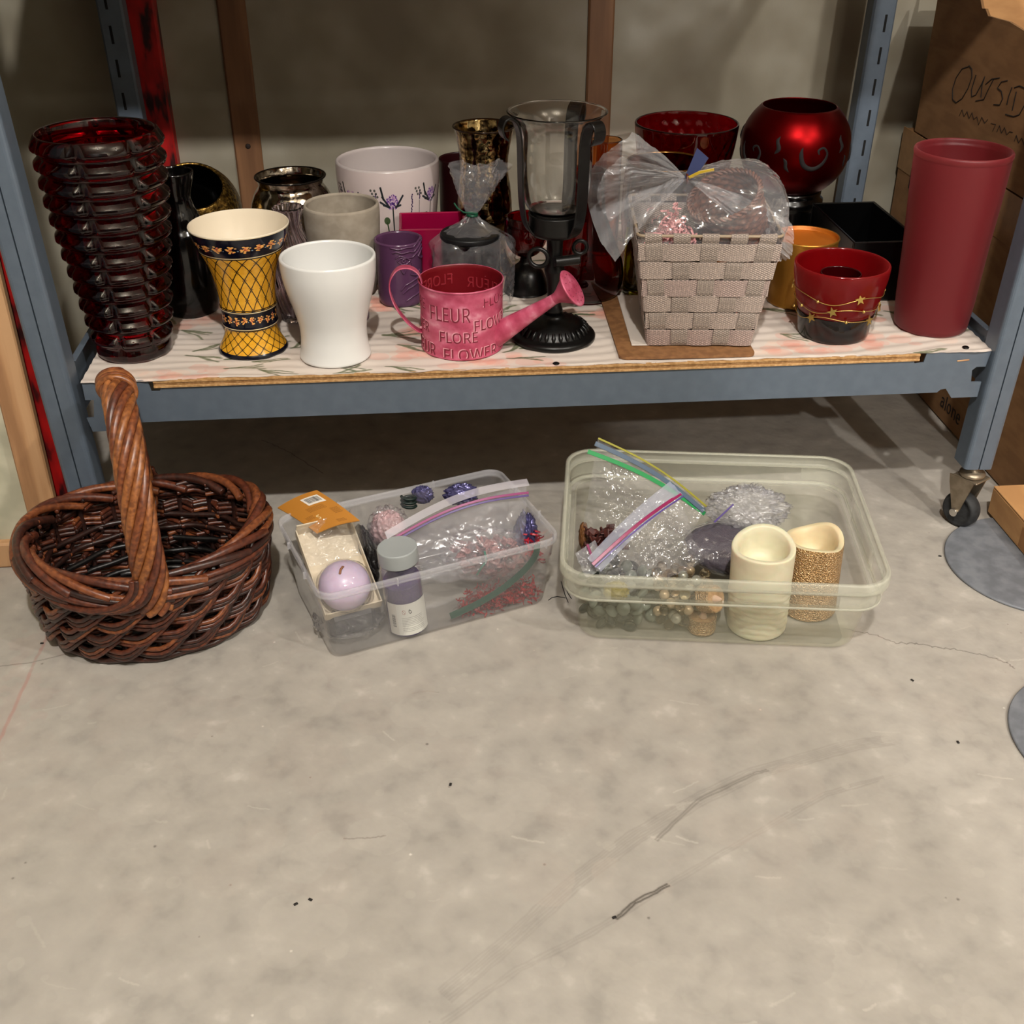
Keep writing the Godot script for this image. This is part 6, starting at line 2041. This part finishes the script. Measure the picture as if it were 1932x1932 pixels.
func right_bin() -> void:
	var phi := -0.152
	var c := Vector3(0.203, 0.0, 0.119)
	var t := thing("storage_bin", "larger milky plastic storage bin without a lid, on the floor right of centre", "plastic bin", c, phi)
	var milky := film(Color(0.80, 0.80, 0.70), 0.135, 0.34)
	var thickm := film(Color(0.83, 0.83, 0.76), 0.30, 0.34)
	part("body", shell([[0.155, 0.112, 0.022, 0.0], [0.163, 0.120, 0.026, 0.0015], [0.1665, 0.1240, 0.030, 0.006], [0.1745, 0.1370, 0.032, 0.0700], [0.1765, 0.1400, 0.033, 0.0760]], 0.0016), milky, t)
	part("collar", shell_ring([[0.1755, 0.1390, 0.033, 0.0755], [0.1835, 0.1475, 0.036, 0.0765], [0.1850, 0.1495, 0.037, 0.1000]], 0.0016), film(Color(0.82, 0.82, 0.74), 0.16, 0.34), t)
	part("rim", shell_ring([[0.1845, 0.1490, 0.037, 0.0990], [0.1895, 0.1545, 0.039, 0.0995], [0.1903, 0.1555, 0.040, 0.1020], [0.1903, 0.1555, 0.040, 0.1130], [0.1893, 0.1545, 0.039, 0.1150], [0.1870, 0.1520, 0.038, 0.1150], [0.1855, 0.1505, 0.037, 0.1135]], 0.0012), thickm, t)
	part("collar_lip", shell_ring([[0.1822, 0.1462, 0.036, 0.0752], [0.1845, 0.1485, 0.036, 0.0752], [0.1850, 0.1490, 0.036, 0.0768], [0.1845, 0.1485, 0.036, 0.0784]], 0.0012), film(Color(0.86, 0.86, 0.79), 0.34, 0.3), t)
	# corner panels of the collar
	for s in [[-1, 1], [1, 1], [-1, -1], [1, -1]]:
		var pts := []
		var q := rounded_rect(0.1862, 0.1507, 0.037, 8)
		var first: int = {"11": 0, "-11": 9, "-1-1": 18, "1-1": 27}["%d%d" % [s[0], s[1]]]
		for k in 9:
			pts.append(q[first + k])
		var lead: Vector2 = (pts[0] - pts[1]).normalized()
		var tail: Vector2 = (pts[8] - pts[7]).normalized()
		pts.push_front(pts[0] + lead * 0.020)
		pts.append(pts[9] + tail * 0.020)
		part("corner_panel", grid(10, 1, func(u: float, v: float) -> Vector3:
			var k := int(round(u * 10.0))
			return Vector3(pts[k].x, lerpf(0.0790, 0.0990, v), pts[k].y)), thickm, t)
	for s in [-1, 1]:
		part("handle_pocket", bbox(Vector3(0.006, 0.030, 0.115), 0.002), film(Color(0.84, 0.84, 0.78), 0.22, 0.34), t, Vector3(s * 0.1835, 0.0850, 0.0))
	# pillar candles
	var iv := thing("pillar_candle", "ivory hollow pillar candle with a rippled lower half, before the glitter candle", "candle", Vector3(0.2430, 0.0022, 0.2060))
	iv.rotation = Vector3(0, 0.4, 0.035)
	part("wax", lathe(hollow(0.0355, 0.0375, 0.118), 72, func(p: Vector3, a: float, j: int) -> Vector3:
		var r := Vector2(p.x, p.z).length()
		if j > 42 or r < 0.03:
			return p + Vector3(0, (0.004 * sin(a + 0.7) + 0.0025 * sin(2.0 * a)) * smoothstep(0.09, 0.118, p.y), 0)
		var w := 0.0011 * sin((p.y + 0.0025 * sin(a * 2.0) + 0.0016 * noise.get_noise_2d(a * 2.0, p.y * 50.0)) * 1400.0) * smoothstep(0.066, 0.055, p.y) * smoothstep(0.004, 0.012, p.y)
		var k := (r + w) / r
		return Vector3(p.x * k, p.y + (0.004 * sin(a + 0.7) + 0.0025 * sin(2.0 * a)) * smoothstep(0.09, 0.118, p.y), p.z * k)), wax(Color(0.86, 0.835, 0.72), 151, 0.45), iv)
	var gl := thing("glitter_candle", "hollow pillar candle coated in gold glitter, behind the ivory candle in the milky bin", "candle", Vector3(0.3170, 0.0022, 0.1760))
	gl.rotation = Vector3(0, 0, 0.045)
	var gold := glitter(Color(0.80, 0.63, 0.42), 152)
	part("coat", lathe(hollow(0.0340, 0.0350, 0.104).slice(0, 44), 72, func(p: Vector3, a: float, _j: int) -> Vector3: return p + Vector3(0, (0.0035 * sin(2.0 * a + 0.4) + 0.002 * sin(3.0 * a)) * smoothstep(0.085, 0.104, p.y), 0)), gold, gl)
	part("wax", lathe(hollow(0.0340, 0.0350, 0.104).slice(43), 72, func(p: Vector3, a: float, _j: int) -> Vector3: return p + Vector3(0, (0.0035 * sin(2.0 * a + 0.4) + 0.002 * sin(3.0 * a)) * smoothstep(0.085, 0.104, p.y), 0)), wax(Color(0.84, 0.77, 0.62), 153, 0.45), gl)
	# two glitter tealights, one tipped against the other
	var make_tea := func(label: String) -> Node3D:
		var n := thing("tealight_candle", label, "tealight", Vector3.ZERO, 0.0, "small gold glitter tealights")
		part("cup", lathe([[0.0, 0.0], [0.0160, 0.0], [0.0172, 0.001], [0.0174, 0.003], [0.0174, 0.0185], [0.0170, 0.0200], [0.0163, 0.0203], [0.0156, 0.0198]], 40), gold, n)
		part("wax", lathe([[0.0158, 0.0200], [0.0150, 0.0188], [0.0140, 0.0182], [0.0080, 0.0178], [0.0, 0.0182]], 36), grain(Color(0.66, 0.50, 0.33), Color(0.75, 0.60, 0.42), 0.25, Vector3(14, 14, 14), 0.03, 0.0, 0.0, 154), n)
		part("flame_tip", lathe(smooth([[0.0050, 0.0178], [0.0042, 0.0205], [0.0030, 0.0240], [0.0012, 0.0275], [0.0, 0.0285]], 4), 18), wax(Color(0.85, 0.70, 0.60), 155, 0.4), n, Vector3(0.001, 0, 0))
		return n
	var t1: Node3D = make_tea.call("small gold glitter tealight standing on the milky bin's floor")
	t1.position = Vector3(0.1735, 0.0022, 0.2095)
	var t2: Node3D = make_tea.call("small gold glitter tealight tipped on its side against the ivory candle")
	t2.position = Vector3(0.1745, 0.0395, 0.1990)
	t2.basis = Basis(Quaternion(Vector3.UP, Vector3(0.62, 0.42, 0.66).normalized()))
	# glass gems and pearls
	var gem_glass := plain(Color(0.40, 0.43, 0.39), 0.05)
	var gem_glass2 := plain(Color(0.13, 0.15, 0.145), 0.05)
	var bin_turn := Basis(Vector3.UP, phi)
	var gem_mesh := lathe(smooth([[0.0, -0.0042], [0.0045, -0.0040], [0.0080, -0.0014], [0.0087, 0.0005], [0.0070, 0.0034], [0.0030, 0.0050], [0.0, 0.0053]], 2), 20)
	var proto: MeshInstance3D = null
	var spots := pile(Vector3(-0.114, 0.0, 0.050), Vector3(0.047, 0.058, 0.056), 0.0077, 92, 3)
	for q in spots:
		var p: Vector3 = c + bin_turn * q + Vector3(0, 0.0018, 0)
		var r := Vector3(rng.randf_range(0.3, 1.3), rng.randf() * TAU, rng.randf_range(-0.5, 0.5))
		if proto == null:
			proto = solo("glass_gem", gem_mesh, gem_glass, "flattened grey-green glass gem in the heap at the milky bin's front left", "glass gem", p, r, "grey-green glass gems in the milky bin")
		else:
			var g: MeshInstance3D = dup(proto, "glass_gem", "flattened grey-green glass gem in the heap at the milky bin's front left", p, r)
			if rng.randf() < 0.5:
				g.set_surface_override_material(0, gem_glass2)
				g.set_meta("label", "flattened smoky dark glass gem in the heap at the milky bin's front left")
	var pearl := []
	for k in 4:
		if k < 2:
			pearl.append(glass([Color(0.93, 0.88, 0.80), Color(0.90, 0.84, 0.72)][k]))
			continue
		var m := plain([Color(0.74, 0.66, 0.53), Color(0.66, 0.66, 0.60)][k - 2], 0.08, 0.5)
		m.clearcoat_enabled = true
		m.clearcoat = 1.0
		m.clearcoat_roughness = 0.03
		pearl.append(m)
	var bead := ball(0.0068, 20, 12)
	proto = null
	spots = pile(Vector3(-0.043, 0.0, 0.055), Vector3(0.036, 0.086, 0.046), 0.0070, 96, 5)
	for q in spots:
		var p: Vector3 = c + bin_turn * q + Vector3(0, 0.0018, 0)
		var g: MeshInstance3D
		if proto == null:
			proto = solo("glass_bead", bead, pearl[0], "round iridescent clear bead in the bag beside the glass gems", "bead", p, Vector3.ZERO, "iridescent beads in the milky bin")
		else:
			g = dup(proto, "glass_bead", "round iridescent clear bead in the bag beside the glass gems", p)
			var kind: int = [0, 0, 1, 2, 3][rng.randi() % 5]
			g.set_surface_override_material(0, pearl[kind])
			if kind > 1:
				g.set_meta("label", "round champagne pearl bead in the bag beside the glass gems")
	# yellow net tied round the gems
	solo("yellow_pouch", crumple(Vector3(0.014, 0.010, 0.012), 41.0, 0.3, 30, 20), film(Color(0.62, 0.56, 0.20), 0.55, 0.3), "small yellowish film knot above the glass gems", "film", Vector3(0.066, 0.064, 0.208))
	# zip bags
	var green := plain(Color(0.16, 0.58, 0.33), 0.3)
	var yellow := plain(Color(0.60, 0.58, 0.20), 0.35)
	var blue := plain(Color(0.33, 0.40, 0.48), 0.35)
	var b1 := thing("zip_bag", "clear zip bag with a green zip and yellow edge, in the milky bin", "zip bag")
	var tl := Vector3(0.066, 0.1775, 0.030)
	var tr := Vector3(0.206, 0.0870, 0.062)
	part("film", pouch(tl, tr, Vector3(0.040, 0.045, 0.080), Vector3(0.150, 0.020, 0.120), 0.020, 0.010, 91.0, 56, 56), M.bag, b1)
	var sg := Vector3(0.004, 0.007, 0)
	zip_line(tl + Vector3(0.0, -0.0005, 0.002), tr + Vector3(0, 0.001, 0.002), sg, Vector3.ZERO, 0.0026, yellow, b1, "edge")
	zip_line(tl + Vector3(-0.004, -0.007, 0.003), tr + Vector3(-0.003, -0.005, 0.003), sg, Vector3.ZERO, 0.006, blue, b1, "edge")
	zip_line(Vector3(0.052, 0.1625, 0.039), Vector3(0.2045, 0.0775, 0.065), sg, Vector3.ZERO, 0.0055, green, b1)
	var b2 := thing("zip_bag", "clear zip bag with a magenta zip over the glass gems and beads", "zip bag")
	var p0 := Vector3(0.031, 0.1075, 0.200)
	var p1 := Vector3(0.144, 0.1560, 0.112)
	part("film", pouch(p0, p1, Vector3(0.070, 0.050, 0.205), Vector3(0.188, 0.060, 0.150), 0.016, 0.009, 95.0, 56, 50), M.bag, b2)
	part("mouth", grid(24, 6, func(u: float, v: float) -> Vector3:
		var q := p0.lerp(p1, u) + Vector3(0, 0.006 * sin(PI * u), 0)
		return q + Vector3(0.016, -0.018, 0.004) * v + Vector3(0, 0.0012 * sin(v * 25.0), 0)), film(Color(0.72, 0.74, 0.82), 0.42, 0.3), b2)
	zip_line(p0 + Vector3(0.006, -0.007, 0.004), p1 + Vector3(0.014, -0.016, 0.004), Vector3(0, 0.006, 0), Vector3.ZERO, 0.0040, plain(Color(0.55, 0.10, 0.32), 0.3), b2)
	zip_line(p0 + Vector3(0.009, -0.010, 0.005), p1 + Vector3(0.017, -0.019, 0.005), Vector3(0, 0.006, 0), Vector3.ZERO, 0.0018, plain(Color(0.33, 0.25, 0.55), 0.3), b2)
	var b3 := thing("zip_bag", "small clear zip bag corner with a short magenta zip, at the milky bin's left wall", "zip bag")
	part("film", pouch(Vector3(0.018, 0.108, 0.190), Vector3(0.044, 0.114, 0.172), Vector3(0.030, 0.082, 0.205), Vector3(0.058, 0.086, 0.186), 0.005, 0.003, 99.0, 24, 24), M.bag_soft, b3)
	zip_line(Vector3(0.0335, 0.1135, 0.180), Vector3(0.0420, 0.0920, 0.1965), Vector3.ZERO, Vector3.ZERO, 0.0030, plain(Color(0.50, 0.10, 0.32), 0.3), b3)
	# what the bags hold
	var pp := thing("potpourri", "dark red potpourri petals in the green-zip bag", "potpourri")
	var chips := []
	for k in 60:
		chips.append([bbox(Vector3(0.011, 0.0022, 0.008), 0.001), Transform3D(Basis(Vector3(rng.randfn(), rng.randfn(), rng.randfn()).normalized(), rng.randf() * TAU), Vector3(0.072 + clampf(rng.randfn(0, 0.5), -1, 1) * 0.026, 0.063 + clampf(rng.randfn(0, 0.5), -1, 1) * 0.016, 0.092 + clampf(rng.randfn(0, 0.5), -1, 1) * 0.014))])
	part("petals", join(chips), grain(Color(0.20, 0.06, 0.045), Color(0.34, 0.13, 0.09), 0.6, Vector3(20, 20, 20), 0.04, 0, 0, 161), pp).set_meta("kind", "stuff")
	var or_ := solo("orange_pack", crumple(Vector3(0.006, 0.016, 0.018), 44.0, 0.2, 30, 20), plain(Color(0.45, 0.28, 0.12), 0.6), "orange-brown pack at the left wall of the milky bin, behind the bags", "pack", Vector3(0.046, 0.054, 0.066))
	or_.rotation.y = phi
	var ma := thing("sand_pack", "flat pack of mauve sand in clear film, behind the ivory candle", "sand pack", Vector3(0.236, 0.048, 0.108), phi)
	part("sand", crumple(Vector3(0.064, 0.016, 0.036), 51.0, 0.05), speckle(Color(0.15, 0.10, 0.16), Color(0.24, 0.18, 0.26), 0.55, 162), ma).rotation = Vector3(0.5, 0, -0.22)
	part("film", crumple(Vector3(0.068, 0.019, 0.039), 53.0, 0.07), M.bag, ma).rotation = Vector3(0.5, 0, -0.22)
	var cr := thing("cellophane_ball", "crumpled clear cellophane lying on the mauve sand pack, at the back of the milky bin", "cellophane", Vector3(0.259, 0.088, 0.072), phi)
	part("film", crumple(Vector3(0.050, 0.026, 0.028), 57.0, 0.20, 90, 54), M.bag_soft, cr)
	part("film", crumple(Vector3(0.036, 0.030, 0.020), 59.0, 0.26, 80, 50), M.bag, cr)
	zip_line(Vector3(0.207, 0.088, 0.103), Vector3(0.232, 0.108, 0.094), Vector3.ZERO, Vector3.ZERO, 0.0022, plain(Color(0.30, 0.22, 0.50), 0.3), cr_at_root(cr))


func cr_at_root(o: Node3D) -> Node3D:
	# a child that undoes its thing's own place, so that points can be given in the room
	var n := Node3D.new()
	n.name = "zip"
	o.add_child(n, true)
	n.transform = o.transform.affine_inverse()
	return n


func shell_ring(levels: Array, thick: float) -> ArrayMesh:
	var rings := []
	var order := []
	for q in levels:
		order.append([q, 0.0])
	for k in range(levels.size() - 1, -1, -1):
		order.append([levels[k], thick])
	order.append([levels[0], 0.0])
	for e in order:
		var q: Array = e[0]
		var o := []
		for v in rounded_rect(q[0] - e[1], q[1] - e[1], q[2] - e[1], 8):
			o.append(Vector3(v.x, q[3], -v.y))
		rings.append(o)
	return loft(rings)


func hollow(r0: float, r1: float, h: float) -> Array:
	# 44 points up the outside, then the rounded lip and the hollow
	var out := [[0.0, 0.0], [r0 - 0.002, 0.0], [r0, 0.002]]
	for k in 40:
		out.append([lerpf(r0, r1, k / 39.0), 0.004 + (h - 0.006) * k / 39.0])
	out.append([r1 - 0.0006, h - 0.0006])
	out.append([r1 - 0.0020, h])
	out.append([r1 - 0.0055, h - 0.0003])
	out.append([r1 - 0.0075, h - 0.002])
	out.append([r1 - 0.0095, h - 0.008])
	out.append([r1 - 0.0115, h - 0.022])
	out.append([r1 - 0.0150, h - 0.030])
	out.append([r1 - 0.0220, h - 0.033])
	out.append([0.0, h - 0.034])
	return out


func glitter(c: Color, sd: int) -> StandardMaterial3D:
	var m := plain(Color.WHITE, 0.26, 0.55)
	m.albedo_texture = noise_tex(0.16, [[0.25, c.darkened(0.30)], [0.50, c], [0.70, c.lightened(0.25)], [0.84, Color(1.0, 0.94, 0.80)]], 256, 2, FastNoiseLite.TYPE_CELLULAR, sd)
	m.uv1_triplanar = true
	m.uv1_scale = Vector3(14, 14, 14)
	m.heightmap_enabled = true
	m.heightmap_texture = noise_tex(0.16, [], 256, 2, FastNoiseLite.TYPE_CELLULAR, sd + 4)
	m.heightmap_scale = 0.35
	return m


func pile(c: Vector3, half: Vector3, r: float, n: int, sd: int) -> Array:
	# balls dropped into a heap: each finds the lowest free spot of some tries
	var g := RandomNumberGenerator.new()
	g.seed = sd
	var out := []
	for k in n:
		var best := Vector3(0, 9, 0)
		for i in 14:
			var q := Vector2(g.randf_range(-1, 1), g.randf_range(-1, 1))
			if q.length() > 1.0:
				continue
			var p := Vector3(c.x + q.x * half.x, r * 0.75, c.z + q.y * half.z)
			for pass_ in 3:
				for o in out:
					var d := Vector2(p.x - o.x, p.z - o.z).length()
					if d < 2.0 * r:
						p.y = maxf(p.y, o.y + sqrt(4.0 * r * r - d * d) * 0.82)
			if p.y < best.y:
				best = p
		if best.y < half.y + r:
			out.append(best)
	return out


func small_floor_things() -> void:
	var threads := []
	for s in THREADS:
		var pts := []
		for q in s:
			pts.append(Vector3(q[0], 0.0006, q[1]))
		threads.append([tube(pts, 0.0005, 6), Transform3D()])
	solo("black_thread", join(threads), plain(Color(0.02, 0.02, 0.02), 0.7), "loose black thread on the concrete by the milky bin's left front corner", "thread")
	# dark bits lying about
	var chip := bbox(Vector3(0.004, 0.0012, 0.0026), 0.0004)
	var m := plain(Color(0.10, 0.085, 0.075), 0.7)
	var first: MeshInstance3D = null
	for q in [[-0.289, 0.589], [-0.276, 0.585], [-0.142, 0.448], [0.530, 0.075], [0.595, -0.006], [0.395, 0.325], [-0.625, 0.17], [0.0, 0.628], [0.405, 0.43]]:
		var p := Vector3(q[0], 0.0008, q[1])
		var r := Vector3(0, rng.randf() * TAU, 0)
		if first == null:
			first = solo("grit_chip", chip, m, "small dark chip of grit on the bare concrete", "grit", p, r, "dark grit chips on the floor")
		else:
			dup(first, "grit_chip", "small dark chip of grit on the bare concrete", p, r)


const FLOOR_CRACK := [[0.348, 0.22], [0.382, 0.237], [0.402, 0.254], [0.427, 0.258], [0.446, 0.266], [0.473, 0.274], [0.499, 0.288], [0.519, 0.302], [0.523, 0.314]]
const SCUFFS := [
	[[[-0.155, 0.697], [-0.097, 0.648], [-0.033, 0.588], [0.036, 0.535], [0.109, 0.491], [0.172, 0.46], [0.222, 0.445], [0.285, 0.427], [0.34, 0.42]], 7, 1.0],
	[[[0.057, 0.540], [0.109, 0.491], [0.172, 0.46], [0.190, 0.455]], 2, 3.0],
	[[[-0.156, 0.722], [-0.09, 0.676], [-0.021, 0.643], [0.057, 0.596], [0.138, 0.55], [0.24, 0.494], [0.327, 0.471]], 3, 1.0],
	[[[0.003, 0.63], [0.022, 0.614], [0.057, 0.596]], 2, 6.0],
	[[[-0.248, 0.513], [-0.227, 0.515], [-0.207, 0.513]], 1, 3.0],
]
const THREADS := [
	[[0.015, 0.092], [0.0155, 0.107], [0.0165, 0.123], [0.0185, 0.139]],
	[[0.019, 0.088], [0.0190, 0.105], [0.0205, 0.119], [0.0235, 0.131]],
	[[-0.006, 0.132], [-0.001, 0.127], [0.006, 0.125], [0.0160, 0.129]],
]
